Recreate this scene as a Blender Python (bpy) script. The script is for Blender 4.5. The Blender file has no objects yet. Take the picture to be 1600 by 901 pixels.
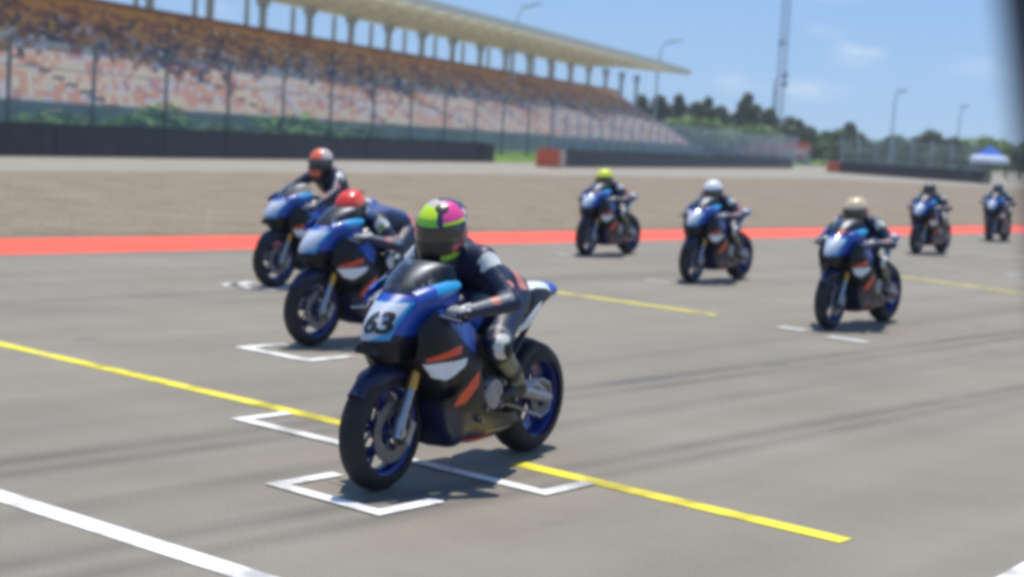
import bpy, bmesh, math, random
import numpy as np
from mathutils import Vector, Matrix
R = math.radians
random.seed(7)
rng = np.random.default_rng(7)
scene = bpy.context.scene
COL = scene.collection

# ------------------------------------------------------------------ camera
FPX, CAMH = 2457.0, 1.75                      # focal length in 1600-px-wide pixels, lens height in metres
PHI, RHO = math.atan(236.6 / FPX), R(3.36)    # pitch down, roll
_right = Vector((1, 0, 0)); _up = Vector((0, math.sin(PHI), math.cos(PHI))); FW = Vector((0, math.cos(PHI), -math.sin(PHI)))
RT = math.cos(RHO) * _right + math.sin(RHO) * _up
UP = -math.sin(RHO) * _right + math.cos(RHO) * _up
CAM = Vector((0, 0, CAMH))
cd = bpy.data.cameras.new('camera'); cam = bpy.data.objects.new('camera', cd); COL.objects.link(cam)
mw = Matrix((RT, UP, -FW)).transposed().to_4x4(); mw.translation = CAM
cam.matrix_world = mw
cd.sensor_width = 36.0; cd.lens = 36.0 * FPX / 1600.0
cd.clip_start = 0.05; cd.clip_end = 6000
cd.dof.use_dof = True; cd.dof.focus_distance = 6.6; cd.dof.aperture_fstop = 2.0
scene.camera = cam
scene.cycles.pixel_filter_type = 'GAUSSIAN'; scene.cycles.filter_width = 4.5
scene.cycles.max_bounces = 6; scene.cycles.transparent_max_bounces = 16
scene.cycles.caustics_reflective = False; scene.cycles.caustics_refractive = False

# ------------------------------------------------------------------ world, sun, exposure
SUN_EL, SUN_AZ = R(76), R(14)                 # azimuth from +Y towards +X: where the sun stands
world = bpy.data.worlds.new('World'); scene.world = world; world.use_nodes = True
nt = world.node_tree; nt.nodes.clear()
wo = nt.nodes.new('ShaderNodeOutputWorld'); bg = nt.nodes.new('ShaderNodeBackground')
sky = nt.nodes.new('ShaderNodeTexSky'); sky.sky_type = 'NISHITA'; sky.sun_disc = False
sky.sun_elevation = SUN_EL; sky.sun_rotation = SUN_AZ; sky.air_density = 1.0; sky.dust_density = 0.0; sky.ozone_density = 3.0
sky.altitude = 20
tc = nt.nodes.new('ShaderNodeTexCoord'); mp = nt.nodes.new('ShaderNodeMapping'); mp.inputs['Scale'].default_value = (11, 11, 38)
nz = nt.nodes.new('ShaderNodeTexNoise'); nz.inputs['Scale'].default_value = 1.0; nz.inputs['Detail'].default_value = 5; nz.inputs['Roughness'].default_value = 0.55
rp = nt.nodes.new('ShaderNodeValToRGB'); rp.color_ramp.elements[0].position = 0.62; rp.color_ramp.elements[1].position = 0.80
rp.color_ramp.elements[1].color = (0.45, 0.45, 0.45, 1)
mx = nt.nodes.new('ShaderNodeMixRGB'); mx.inputs['Color2'].default_value = (5.6, 6.2, 7.0, 1)
L = nt.links
# clear tropical air: the Nishita sky blended with a measured blue gradient by elevation
sxyz = nt.nodes.new('ShaderNodeSeparateXYZ'); L.new(tc.outputs['Generated'], sxyz.inputs[0])
gr = nt.nodes.new('ShaderNodeValToRGB'); gr.color_ramp.elements[0].position = 0.0; gr.color_ramp.elements[0].color = (2.15, 3.75, 5.85, 1)
gr.color_ramp.elements[1].position = 1.0; gr.color_ramp.elements[1].color = (0.9, 1.9, 4.2, 1)
e_ = gr.color_ramp.elements.new(0.10); e_.color = (1.48, 3.10, 5.9, 1)
e_ = gr.color_ramp.elements.new(0.35); e_.color = (1.3, 2.6, 5.1, 1)
L.new(sxyz.outputs[2], gr.inputs[0])
mg = nt.nodes.new('ShaderNodeMixRGB'); mg.inputs['Fac'].default_value = 0.88; L.new(sky.outputs[0], mg.inputs['Color1']); L.new(gr.outputs[0], mg.inputs['Color2'])
L.new(tc.outputs['Generated'], mp.inputs['Vector']); L.new(mp.outputs[0], nz.inputs['Vector']); L.new(nz.outputs['Fac'], rp.inputs[0])
def _dir(px, py): return (FW * FPX + RT * (px - 800) + UP * (450.5 - py)).normalized()
_acc = None
for (px, py, wx, wy, st) in ((1340, 86, 34, 15, 0.75), (1265, 141, 44, 13, 0.70), (1147, 130, 26, 11, 0.45), (1290, 50, 30, 10, 0.25), (1535, 112, 40, 11, 0.35), (470, -60, 120, 20, 0.5), (1420, -120, 160, 40, 0.7)):
    d0 = _dir(px, py); ax = Vector((d0.y, -d0.x, 0)).normalized(); ay = d0.cross(ax).normalized()
    parts = []
    for (a_, w_) in ((ax, wx), (ay, wy)):
        dt = nt.nodes.new('ShaderNodeVectorMath'); dt.operation = 'DOT_PRODUCT'; dt.inputs[1].default_value = tuple(a_); L.new(tc.outputs['Generated'], dt.inputs[0])
        dv_ = nt.nodes.new('ShaderNodeMath'); dv_.operation = 'MULTIPLY'; dv_.inputs[1].default_value = FPX / w_; L.new(dt.outputs['Value'], dv_.inputs[0])
        sq = nt.nodes.new('ShaderNodeMath'); sq.operation = 'MULTIPLY'; L.new(dv_.outputs[0], sq.inputs[0]); L.new(dv_.outputs[0], sq.inputs[1]); parts.append(sq)
    sm = nt.nodes.new('ShaderNodeMath'); sm.operation = 'ADD'; L.new(parts[0].outputs[0], sm.inputs[0]); L.new(parts[1].outputs[0], sm.inputs[1])
    ng = nt.nodes.new('ShaderNodeMath'); ng.operation = 'MULTIPLY'; ng.inputs[1].default_value = -1.0; L.new(sm.outputs[0], ng.inputs[0])
    ex = nt.nodes.new('ShaderNodeMath'); ex.operation = 'EXPONENT'; L.new(ng.outputs[0], ex.inputs[0])
    fr_ = nt.nodes.new('ShaderNodeVectorMath'); fr_.operation = 'DOT_PRODUCT'; fr_.inputs[1].default_value = tuple(d0); L.new(tc.outputs['Generated'], fr_.inputs[0])
    gt = nt.nodes.new('ShaderNodeMath'); gt.operation = 'GREATER_THAN'; gt.inputs[1].default_value = 0.0; L.new(fr_.outputs['Value'], gt.inputs[0])
    m1 = nt.nodes.new('ShaderNodeMath'); m1.operation = 'MULTIPLY'; L.new(ex.outputs[0], m1.inputs[0]); L.new(gt.outputs[0], m1.inputs[1])
    m2 = nt.nodes.new('ShaderNodeMath'); m2.operation = 'MULTIPLY'; m2.inputs[1].default_value = st; L.new(m1.outputs[0], m2.inputs[0])
    if _acc is None: _acc = m2
    else:
        a2 = nt.nodes.new('ShaderNodeMath'); a2.operation = 'ADD'; L.new(_acc.outputs[0], a2.inputs[0]); L.new(m2.outputs[0], a2.inputs[1]); _acc = a2
mp2 = nt.nodes.new('ShaderNodeMapping'); mp2.inputs['Scale'].default_value = (60, 60, 140); L.new(tc.outputs['Generated'], mp2.inputs['Vector'])
nz2_ = nt.nodes.new('ShaderNodeTexNoise'); nz2_.inputs['Detail'].default_value = 5; nz2_.inputs['Scale'].default_value = 1.0; L.new(mp2.outputs[0], nz2_.inputs['Vector'])
mr_ = nt.nodes.new('ShaderNodeMapRange'); mr_.inputs[1].default_value = 0.3; mr_.inputs[2].default_value = 0.62; L.new(nz2_.outputs['Fac'], mr_.inputs[0])
mcl = nt.nodes.new('ShaderNodeMath'); mcl.operation = 'MULTIPLY'; L.new(_acc.outputs[0], mcl.inputs[0]); L.new(mr_.outputs[0], mcl.inputs[1])
mad = nt.nodes.new('ShaderNodeMath'); mad.operation = 'MAXIMUM'; mad.use_clamp = True; L.new(mcl.outputs[0], mad.inputs[0]); L.new(rp.outputs[0], mad.inputs[1])
L.new(mad.outputs[0], mx.inputs['Fac']); L.new(mg.outputs[0], mx.inputs['Color1'])
L.new(mx.outputs[0], bg.inputs['Color']); bg.inputs['Strength'].default_value = 0.12
L.new(bg.outputs[0], wo.inputs['Surface'])
sd = bpy.data.lights.new('sun', 'SUN'); sun = bpy.data.objects.new('sun', sd); COL.objects.link(sun)
sd.energy = 3.9; sd.angle = R(0.55); sd.color = (1.0, 0.945, 0.85)
_s = Vector((math.sin(SUN_AZ) * math.cos(SUN_EL), math.cos(SUN_AZ) * math.cos(SUN_EL), math.sin(SUN_EL)))
sun.rotation_euler = _s.to_track_quat('Z', 'Y').to_euler()
scene.view_settings.view_transform = 'Standard'; scene.view_settings.look = 'None'
scene.view_settings.exposure = 0.33; scene.view_settings.gamma = 1.0; scene.view_settings.use_curve_mapping = False

# ------------------------------------------------------------------ helpers
def G(px, py, z=0.0):
    """ground point seen at photo pixel (1600x901)"""
    d = FW * FPX + RT * (px - 800) + UP * (450.5 - py)
    t = (z - CAMH) / d.z
    return CAM + d * t

def tag(o, label=None, cat=None, group=None, kind=None):
    if label: o['label'] = label
    if cat: o['category'] = cat
    if group: o['group'] = group
    if kind: o['kind'] = kind
    return o

def empty(name, loc=(0, 0, 0), rz=0.0):
    o = bpy.data.objects.new(name, None); COL.objects.link(o); o.location = loc; o.rotation_euler = (0, 0, rz)
    o.empty_display_size = 0.2
    return o

def link(name, me, parent=None):
    o = bpy.data.objects.new(name, me); COL.objects.link(o); o.parent = parent
    return o

def copy_tree(o, parent=None):
    c = o.copy(); COL.objects.link(c); c.parent = parent
    for ch in list(o.children): copy_tree(ch, c)
    return c

class MB:
    """collects shapes with material slots; build() links them as one mesh object"""
    def __init__(s): s.v = []; s.f = []; s.m = []
    def add(s, verts, faces, m=0):
        b = len(s.v); s.v += [tuple(v) for v in verts]
        for i, f in enumerate(faces):
            s.f.append([b + k for k in f]); s.m.append(m if isinstance(m, int) else m[i])
        return s
    def box(s, c, d, rot=None, m=0, taper=1.0):
        x, y, z = d[0] / 2, d[1] / 2, d[2] / 2
        vs = [Vector((sx * x * (taper if sz > 0 else 1), sy * y * (taper if sz > 0 else 1), sz * z)) for sz in (-1, 1) for sx, sy in ((-1, -1), (1, -1), (1, 1), (-1, 1))]
        if rot is not None: vs = [rot @ v for v in vs]
        vs = [v + Vector(c) for v in vs]
        return s.add(vs, [(3, 2, 1, 0), (4, 5, 6, 7), (0, 1, 5, 4), (1, 2, 6, 5), (2, 3, 7, 6), (3, 0, 4, 7)], m)
    def tube(s, pts, rad, n=8, m=0, cap=True):
        pts = [Vector(p) for p in pts]
        if not hasattr(rad, '__len__'): rad = [rad] * len(pts)
        rings = []
        ref = None
        for i, p in enumerate(pts):
            t = (pts[min(i + 1, len(pts) - 1)] - pts[max(i - 1, 0)]).normalized()
            if ref is None:
                ref = Vector((0, 0, 1)) if abs(t.z) < 0.9 else Vector((1, 0, 0))
            a = t.cross(ref).normalized(); b = a.cross(t).normalized(); ref = b
            rings.append([p + (a * math.cos(2 * math.pi * k / n) + b * math.sin(2 * math.pi * k / n)) * rad[i] for k in range(n)])
        vs = [v for r in rings for v in r]; fs = []
        for i in range(len(pts) - 1):
            for k in range(n):
                k2 = (k + 1) % n
                fs.append((i * n + k, i * n + k2, (i + 1) * n + k2, (i + 1) * n + k))
        if cap:
            fs.append(tuple(range(n))[::-1]); fs.append(tuple((len(pts) - 1) * n + k for k in range(n)))
        return s.add(vs, fs, m)
    def lathe(s, prof, c=(0, 0, 0), n=32, axis='y', m=0, closed=False):
        """prof: list of (r, a) - radius and offset along axis"""
        vs = []
        for (r, a) in prof:
            for k in range(n):
                t = 2 * math.pi * k / n
                u, w = r * math.cos(t), r * math.sin(t)
                v = {'y': (u, a, w), 'z': (u, w, a), 'x': (a, u, w)}[axis]
                vs.append((v[0] + c[0], v[1] + c[1], v[2] + c[2]))
        fs = []; np_ = len(prof)
        for i in range(np_ if closed else np_ - 1):
            j = (i + 1) % np_
            for k in range(n):
                k2 = (k + 1) % n
                fs.append((i * n + k, i * n + k2, j * n + k2, j * n + k))
        return s.add(vs, fs, m)
    def ball(s, c, r, m=0, n=10, sc=(1, 1, 1)):
        prof = [(max(1e-4, math.sin(math.pi * i / n)) * r, -math.cos(math.pi * i / n) * r) for i in range(n + 1)]
        vs = []; k2 = n * 2
        for (rr, a) in prof:
            for k in range(k2):
                t = 2 * math.pi * k / k2
                vs.append((c[0] + rr * math.cos(t) * sc[0], c[1] + rr * math.sin(t) * sc[1], c[2] + a * sc[2]))
        fs = [(i * k2 + k, i * k2 + (k + 1) % k2, (i + 1) * k2 + (k + 1) % k2, (i + 1) * k2 + k) for i in range(n) for k in range(k2)]
        return s.add(vs, fs, m)
    def mesh(s, name, mats, smooth=False):
        me = bpy.data.meshes.new(name); me.from_pydata(s.v, [], s.f)
        for m in (mats if isinstance(mats, (list, tuple)) else [mats]): me.materials.append(m)
        me.polygons.foreach_set('material_index', s.m)
        bm = bmesh.new(); bm.from_mesh(me); bmesh.ops.recalc_face_normals(bm, faces=bm.faces); bm.to_mesh(me); bm.free()
        if smooth: smooth_angle(me, 40)
        me.update(); return me
    def build(s, name, mats, parent=None, smooth=False):
        return link(name, s.mesh(name, mats, smooth), parent)

def smooth_angle(me, deg):
    bm = bmesh.new(); bm.from_mesh(me)
    for f in bm.faces: f.smooth = True
    lim = R(deg)
    for e in bm.edges:
        if len(e.link_faces) == 2 and e.calc_face_angle(0) > lim: e.smooth = False
    bm.to_mesh(me); bm.free()

def catmull(P, n):
    """P (k, ...) -> (n, ...) Catmull-Rom interpolation"""
    P = np.asarray(P, float); k = len(P)
    Q = np.concatenate([[2 * P[0] - P[1]], P, [2 * P[-1] - P[-2]]])
    out = []
    for t in np.linspace(0, k - 1, n):
        i = min(int(t), k - 2); u = t - i
        p0, p1, p2, p3 = Q[i], Q[i + 1], Q[i + 2], Q[i + 3]
        out.append(0.5 * ((2 * p1) + (-p0 + p2) * u + (2 * p0 - 5 * p1 + 4 * p2 - p3) * u * u + (-p0 + 3 * p1 - 3 * p2 + p3) * u ** 3))
    return np.array(out)

def surf(name, rows, nu, nv, mats, matfn=None, parent=None, thick=0.0, closed=False, caps=False, holefn=None):
    """smooth sheet through a grid of control points; matfn(centre) picks the paint"""
    g = catmull(rows, nu)
    if closed:
        k = g.shape[1]
        ext = np.concatenate([g[:, -2:], g, g[:, :3]], axis=1)
        e2 = np.transpose(ext, (1, 0, 2))
        full = catmull(e2, (k + 4) * 8 + 1)                      # 8 per span
        full = full[16:16 + k * 8]
        g = np.transpose(full, (1, 0, 2)); nv = g.shape[1]
    else:
        g = np.transpose(catmull(np.transpose(g, (1, 0, 2)), nv), (1, 0, 2))
    vs = [tuple(p) for r in g for p in r]; fs = []
    for i in range(nu - 1):
        for j in range(nv if closed else nv - 1):
            j2 = (j + 1) % nv
            fs.append((i * nv + j, i * nv + j2, (i + 1) * nv + j2, (i + 1) * nv + j))
    if caps:
        fs.append(tuple(range(nv))); fs.append(tuple((nu - 1) * nv + j for j in range(nv))[::-1])
    me = bpy.data.meshes.new(name); me.from_pydata(vs, [], fs)
    for m in mats: me.materials.append(m)
    if matfn:
        for p in me.polygons: p.material_index = matfn(p.center)
    bm = bmesh.new(); bm.from_mesh(me); bmesh.ops.recalc_face_normals(bm, faces=bm.faces)
    if holefn: bmesh.ops.delete(bm, geom=[f for f in bm.faces if holefn(f.calc_center_median())], context='FACES')
    if thick:
        bmesh.ops.solidify(bm, geom=bm.faces[:], thickness=thick)
    bm.to_mesh(me); bm.free()
    smooth_angle(me, 55)
    return link(name, me, parent)

def inpoly(x, y, poly):
    c = False; n = len(poly)
    for i in range(n):
        x1, y1 = poly[i]; x2, y2 = poly[(i + 1) % n]
        if (y1 > y) != (y2 > y) and x < (x2 - x1) * (y - y1) / (y2 - y1) + x1: c = not c
    return c

# ------------------------------------------------------------------ materials
def mat(name, col, rough=0.5, metal=0.0, spec=0.5, var=0.0, vscale=8.0, coat=0.0, bump=0.0, bscale=60.0, alpha=1.0, hue2=None):
    m = bpy.data.materials.new(name); m.use_nodes = True
    t = m.node_tree; b = t.nodes['Principled BSDF']
    b.inputs['Base Color'].default_value = (*col, 1); b.inputs['Roughness'].default_value = rough
    b.inputs['Metallic'].default_value = metal; b.inputs['Specular IOR Level'].default_value = spec
    b.inputs['Coat Weight'].default_value = coat; b.inputs['Coat Roughness'].default_value = 0.08
    b.inputs['Alpha'].default_value = alpha
    if var or bump or hue2:
        tcn = t.nodes.new('ShaderNodeTexCoord')
    if var or hue2:
        n = t.nodes.new('ShaderNodeTexNoise'); n.inputs['Scale'].default_value = vscale; n.inputs['Detail'].default_value = 6
        c = t.nodes.new('ShaderNodeValToRGB')
        c.color_ramp.elements[0].position = 0.3; c.color_ramp.elements[1].position = 0.7
        lo = tuple(max(0, x * (1 - var)) for x in col); hi = tuple(x * (1 + var) for x in (hue2 or col))
        c.color_ramp.elements[0].color = (*lo, 1); c.color_ramp.elements[1].color = (*hi, 1)
        t.links.new(tcn.outputs['Object'], n.inputs['Vector']); t.links.new(n.outputs['Fac'], c.inputs[0]); t.links.new(c.outputs[0], b.inputs['Base Color'])
    if bump:
        n2 = t.nodes.new('ShaderNodeTexNoise'); n2.inputs['Scale'].default_value = bscale; n2.inputs['Detail'].default_value = 4
        bp = t.nodes.new('ShaderNodeBump'); bp.inputs['Strength'].default_value = bump; bp.inputs['Distance'].default_value = 0.01
        t.links.new(tcn.outputs['Object'], n2.inputs['Vector']); t.links.new(n2.outputs['Fac'], bp.inputs['Height']); t.links.new(bp.outputs[0], b.inputs['Normal'])
    return m

M = {}
M['blue'] = mat('racing blue paint', (0.014, 0.072, 0.40), 0.36, coat=0.2, var=0.08)
M['plate'] = mat('number panel', (0.50, 0.56, 0.66), 0.45, var=0.04)
M['cyan'] = mat('light blue paint', (0.02, 0.30, 0.62), 0.36, coat=0.2)
M['navy'] = mat('dark navy paint', (0.005, 0.010, 0.045), 0.36, coat=0.15, spec=0.35)
M['black'] = mat('black fairing', (0.007, 0.008, 0.012), 0.42, coat=0.06, spec=0.3)
M['white'] = mat('white paint', (0.78, 0.80, 0.82), 0.35, coat=0.4, var=0.03)
M['red'] = mat('red orange decal', (0.72, 0.06, 0.02), 0.35, coat=0.3)
M['tyre'] = mat('tyre rubber', (0.012, 0.012, 0.013), 0.72, var=0.25, vscale=30)
M['rim'] = mat('deep blue rim', (0.006, 0.018, 0.17), 0.35, metal=0.2, coat=0.4)
M['steel'] = mat('brushed steel', (0.34, 0.34, 0.36), 0.34, metal=0.85, var=0.12, vscale=40)
M['disc'] = mat('brake disc steel', (0.16, 0.16, 0.17), 0.4, metal=0.8, var=0.15, vscale=30)
M['alu'] = mat('cast aluminium', (0.30, 0.30, 0.32), 0.42, metal=0.7, var=0.2, vscale=25)
M['dark'] = mat('dark machined metal', (0.030, 0.032, 0.036), 0.45, metal=0.5, var=0.3, vscale=20)
M['gold'] = mat('gold anodised fork', (0.62, 0.30, 0.06), 0.3, metal=0.8)
M['rubber'] = mat('matt black rubber', (0.014, 0.014, 0.015), 0.8)
M['carbon'] = mat('carbon exhaust', (0.03, 0.03, 0.033), 0.3, metal=0.3, coat=0.3)
M['ink'] = mat('number ink', (0.012, 0.014, 0.016), 0.5)
def leather(name, c, v=0.15): return mat(name, c, 0.48, var=v, vscale=12, bump=0.35, bscale=38)
M['suit'] = leather('navy leather', (0.008, 0.016, 0.052))
M['suitblue'] = leather('blue leather', (0.015, 0.055, 0.22))
M['suitblack'] = leather('black leather', (0.010, 0.010, 0.014))
M['suitwhite'] = leather('white leather', (0.62, 0.64, 0.62), 0.08)
M['suitgrey'] = leather('grey leather', (0.15, 0.16, 0.19))
M['suitpink'] = leather('salmon leather', (0.52, 0.20, 0.16))
M['suitolive'] = leather('khaki leather', (0.17, 0.18, 0.12))
M['suitgreen'] = leather('green leather', (0.22, 0.38, 0.07))
M['visor'] = mat('dark visor', (0.012, 0.013, 0.016), 0.10, coat=1.0, spec=0.6)
HC = dict(neon=(0.62, 0.86, 0.02), lime=(0.25, 0.62, 0.03), pink=(0.85, 0.07, 0.30), black=(0.010, 0.011, 0.013), red=(0.80, 0.05, 0.03),
          orange=(0.85, 0.16, 0.07), silver=(0.60, 0.50, 0.46), white=(0.76, 0.78, 0.78), darkgreen=(0.05, 0.10, 0.02), yellow=(0.74, 0.82, 0.03), cream=(0.62, 0.50, 0.30), rose=(0.55, 0.10, 0.13), navyh=(0.02, 0.03, 0.09))
HM = {k: mat('helmet ' + k, v, 0.34, coat=0.25) for k, v in HC.items()}

def glass_mat():
    m = bpy.data.materials.new('tinted screen'); m.use_nodes = True; t = m.node_tree; t.nodes.clear()
    o = t.nodes.new('ShaderNodeOutputMaterial'); mixn = t.nodes.new('ShaderNodeMixShader'); tr = t.nodes.new('ShaderNodeBsdfTransparent')
    tr.inputs[0].default_value = (0.62, 0.68, 0.76, 1); g = t.nodes.new('ShaderNodeBsdfGlossy'); g.inputs['Roughness'].default_value = 0.38
    g.inputs['Color'].default_value = (0.75, 0.82, 0.95, 1)
    fr = t.nodes.new('ShaderNodeFresnel'); fr.inputs[0].default_value = 1.5
    t.links.new(fr.outputs[0], mixn.inputs[0]); t.links.new(tr.outputs[0], mixn.inputs[1]); t.links.new(g.outputs[0], mixn.inputs[2]); t.links.new(mixn.outputs[0], o.inputs[0])
    return m
M['screen'] = glass_mat()

def net_mat(name, col, scale, wire, tint=None, back=0.0):
    """wire mesh / woven screen: real holes in a procedural grid (object coordinates: x along, z up)"""
    m = bpy.data.materials.new(name); m.use_nodes = True; t = m.node_tree; b = t.nodes['Principled BSDF']; o = t.nodes['Material Output']
    b.inputs['Base Color'].default_value = (*col, 1); b.inputs['Roughness'].default_value = 0.6
    tcn = t.nodes.new('ShaderNodeTexCoord'); sp = t.nodes.new('ShaderNodeSeparateXYZ'); t.links.new(tcn.outputs['Object'], sp.inputs[0])
    fac = []
    for ax in ('X', 'Z'):
        mul = t.nodes.new('ShaderNodeMath'); mul.operation = 'MULTIPLY'; mul.inputs[1].default_value = scale; t.links.new(sp.outputs[ax], mul.inputs[0])
        fr = t.nodes.new('ShaderNodeMath'); fr.operation = 'FRACT'; t.links.new(mul.outputs[0], fr.inputs[0])
        lt = t.nodes.new('ShaderNodeMath'); lt.operation = 'LESS_THAN'; lt.inputs[1].default_value = wire; t.links.new(fr.outputs[0], lt.inputs[0])
        fac.append(lt)
    mxn = t.nodes.new('ShaderNodeMath'); mxn.operation = 'MAXIMUM'; t.links.new(fac[0].outputs[0], mxn.inputs[0]); t.links.new(fac[1].outputs[0], mxn.inputs[1])
    t.links.new(mxn.outputs[0], b.inputs['Alpha'])
    return m
M['net'] = net_mat('galvanised wire mesh', (0.42, 0.45, 0.47), 16.0, 0.09)
M['netfine'] = net_mat('grey debris mesh', (0.58, 0.66, 0.60), 20.0, 0.095)
M['netmid'] = net_mat('close grey wire mesh', (0.50, 0.54, 0.53), 20.0, 0.17)
M['weave'] = net_mat('grey green woven screen', (0.27, 0.37, 0.36), 25.0, 0.25)
M['galv'] = mat('galvanised post', (0.20, 0.22, 0.25), 0.5, metal=0.3, var=0.15)
M['lamppost'] = mat('pale galvanised mast', (0.42, 0.50, 0.60), 0.5, metal=0.3)
M['concrete'] = mat('stand concrete', (0.30, 0.30, 0.29), 0.85, var=0.2, vscale=0.6)
M['cream'] = mat('cream roof sheet', (0.76, 0.72, 0.58), 0.55, var=0.06, vscale=0.4)
M['roofdark'] = mat('cream grey soffit', (0.86, 0.83, 0.70), 0.7, var=0.15, vscale=0.5)
M['column'] = mat('grey stand column', (0.42, 0.46, 0.50), 0.6, var=0.1)
M['belt'] = mat('black conveyor belt', (0.014, 0.017, 0.026), 0.6, var=0.35, vscale=1.2, bump=0.3, bscale=3)
M['orangeblock'] = mat('faded orange plastic', (0.72, 0.13, 0.05), 0.5, var=0.1, vscale=2)
M['peach'] = mat('pale plastic', (0.62, 0.45, 0.36), 0.5)
M['trunk'] = mat('tree bark', (0.09, 0.065, 0.045), 0.9, var=0.3)
def leafm(name, c): return mat(name, c, 0.6, var=0.35, vscale=0.9)
M['leafdark'] = leafm('dark casuarina foliage', (0.085, 0.130, 0.058))
M['leafmid'] = leafm('mid green foliage', (0.105, 0.190, 0.050))
M['leaflight'] = leafm('light green foliage', (0.19, 0.29, 0.07))

# ground materials -------------------------------------------------
TRK = R(39.2)                                   # direction of the straight, from +Y towards +X
TD = Vector((math.sin(TRK), math.cos(TRK), 0)); TN = Vector((math.cos(TRK), -math.sin(TRK), 0))

def asphalt():
    m = bpy.data.materials.new('worn asphalt'); m.use_nodes = True; t = m.node_tree; b = t.nodes['Principled BSDF']; N = t.nodes; K = t.links
    b.inputs['Roughness'].default_value = 0.82; b.inputs['Specular IOR Level'].default_value = 0.35
    tcn = N.new('ShaderNodeTexCoord')
    def noise(sc, det, rough, vec=None):
        n = N.new('ShaderNodeTexNoise'); n.inputs['Scale'].default_value = sc; n.inputs['Detail'].default_value = det; n.inputs['Roughness'].default_value = rough
        K.new(vec or tcn.outputs['Object'], n.inputs['Vector']); return n
    def ramp(src, a, ca, bb, cb):
        r = N.new('ShaderNodeValToRGB'); r.color_ramp.elements[0].position = a; r.color_ramp.elements[1].position = bb
        r.color_ramp.elements[0].color = (*ca, 1); r.color_ramp.elements[1].color = (*cb, 1); K.new(src, r.inputs[0]); return r
    def math_(op, a, bv=None, c=None):
        n = N.new('ShaderNodeMath'); n.operation = op
        for i, x in enumerate((a, bv, c)):
            if x is None: continue
            if isinstance(x, (int, float)): n.inputs[i].default_value = x
            else: K.new(x, n.inputs[i])
        return n.outputs[0]
    rotm = N.new('ShaderNodeMapping'); rotm.vector_type = 'POINT'; rotm.inputs['Rotation'].default_value = (0, 0, TRK)   # local y along the straight, x across
    K.new(tcn.outputs['Object'], rotm.inputs['Vector'])
    sp = N.new('ShaderNodeSeparateXYZ'); K.new(rotm.outputs[0], sp.inputs[0])
    base = ramp(noise(0.6, 7, 0.62).outputs['Fac'], 0.30, (0.216, 0.190, 0.150), 0.70, (0.268, 0.240, 0.192))
    grain = ramp(noise(110, 3, 0.7).outputs['Fac'], 0.34, (0.68, 0.68, 0.68), 0.66, (1.25, 1.25, 1.25))
    mul = N.new('ShaderNodeMixRGB'); mul.blend_type = 'MULTIPLY'; mul.inputs[0].default_value = 1; K.new(base.outputs[0], mul.inputs[1]); K.new(grain.outputs[0], mul.inputs[2])
    # long soft bands worn along the racing direction
    st = N.new('ShaderNodeMapping'); st.inputs['Scale'].default_value = (1.6, 0.03, 1); K.new(rotm.outputs[0], st.inputs['Vector'])
    band = ramp(noise(1.0, 3, 0.55, st.outputs[0]).outputs['Fac'], 0.38, (0.90, 0.902, 0.91), 0.60, (1.03, 1.03, 1.03))
    mul2 = N.new('ShaderNodeMixRGB'); mul2.blend_type = 'MULTIPLY'; mul2.inputs[0].default_value = 1; K.new(mul.outputs[0], mul2.inputs[1]); K.new(band.outputs[0], mul2.inputs[2])
    # single tyre marks: lines a*x + b*y = c in world coordinates
    wsp = N.new('ShaderNodeSeparateXYZ'); K.new(tcn.outputs['Object'], wsp.inputs[0])
    marks = None
    for (p, q, w, s) in [((0, 722), (420, 668), 0.07, 0.75), ((0, 742), (400, 688), 0.06, 0.6), ((0, 885), (530, 792), 0.075, 0.75), ((230, 880), (560, 816), 0.07, 0.6),
                         ((880, 664), (1600, 541), 0.08, 0.40), ((880, 570), (1600, 482), 0.10, 0.30), ((0, 470), (380, 455), 0.12, 0.3), ((1090, 632), (1600, 551), 0.04, 0.35)]:
        A, B = G(*p), G(*q); d = (B - A).normalized(); n_ = Vector((d.y, -d.x, 0)); c0 = n_.dot(A)
        e = math_('ABSOLUTE', math_('SUBTRACT', math_('ADD', math_('MULTIPLY', wsp.outputs[0], n_.x), math_('MULTIPLY', wsp.outputs[1], n_.y)), c0))
        f = math_('MULTIPLY', math_('SUBTRACT', 1.0, math_('SMOOTHSTEP', e, 0, w)) if False else math_('MAXIMUM', math_('SUBTRACT', 1.0, math_('MULTIPLY', e, 0.48 / w)), 0.0), s * 0.85)
        marks = f if marks is None else math_('MAXIMUM', marks, f)
    wear = ramp(noise(0.5, 3, 0.6).outputs['Fac'], 0.35, (0.35, 0.35, 0.35), 0.65, (1, 1, 1))
    mk = math_('MULTIPLY', marks, wear.outputs[0])
    mix = N.new('ShaderNodeMixRGB'); K.new(mk, mix.inputs[0]); K.new(mul2.outputs[0], mix.inputs[1]); mix.inputs[2].default_value = (0.055, 0.053, 0.055, 1)
    # a few oil spots
    spt = ramp(noise(1.1, 2, 0.4).outputs['Fac'], 0.70, (0, 0, 0), 0.76, (0.5, 0.5, 0.5))
    mix2 = N.new('ShaderNodeMixRGB'); K.new(spt.outputs[0], mix2.inputs[0]); K.new(mix.outputs[0], mix2.inputs[1]); mix2.inputs[2].default_value = (0.09, 0.09, 0.085, 1)
    K.new(mix2.outputs[0], b.inputs['Base Color'])
    bp = N.new('ShaderNodeBump'); bp.inputs['Strength'].default_value = 0.4; bp.inputs['Distance'].default_value = 0.004
    K.new(noise(160, 3, 0.7).outputs['Fac'], bp.inputs['Height']); K.new(bp.outputs[0], b.inputs['Normal'])
    return m
M['asphalt'] = asphalt()

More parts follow.
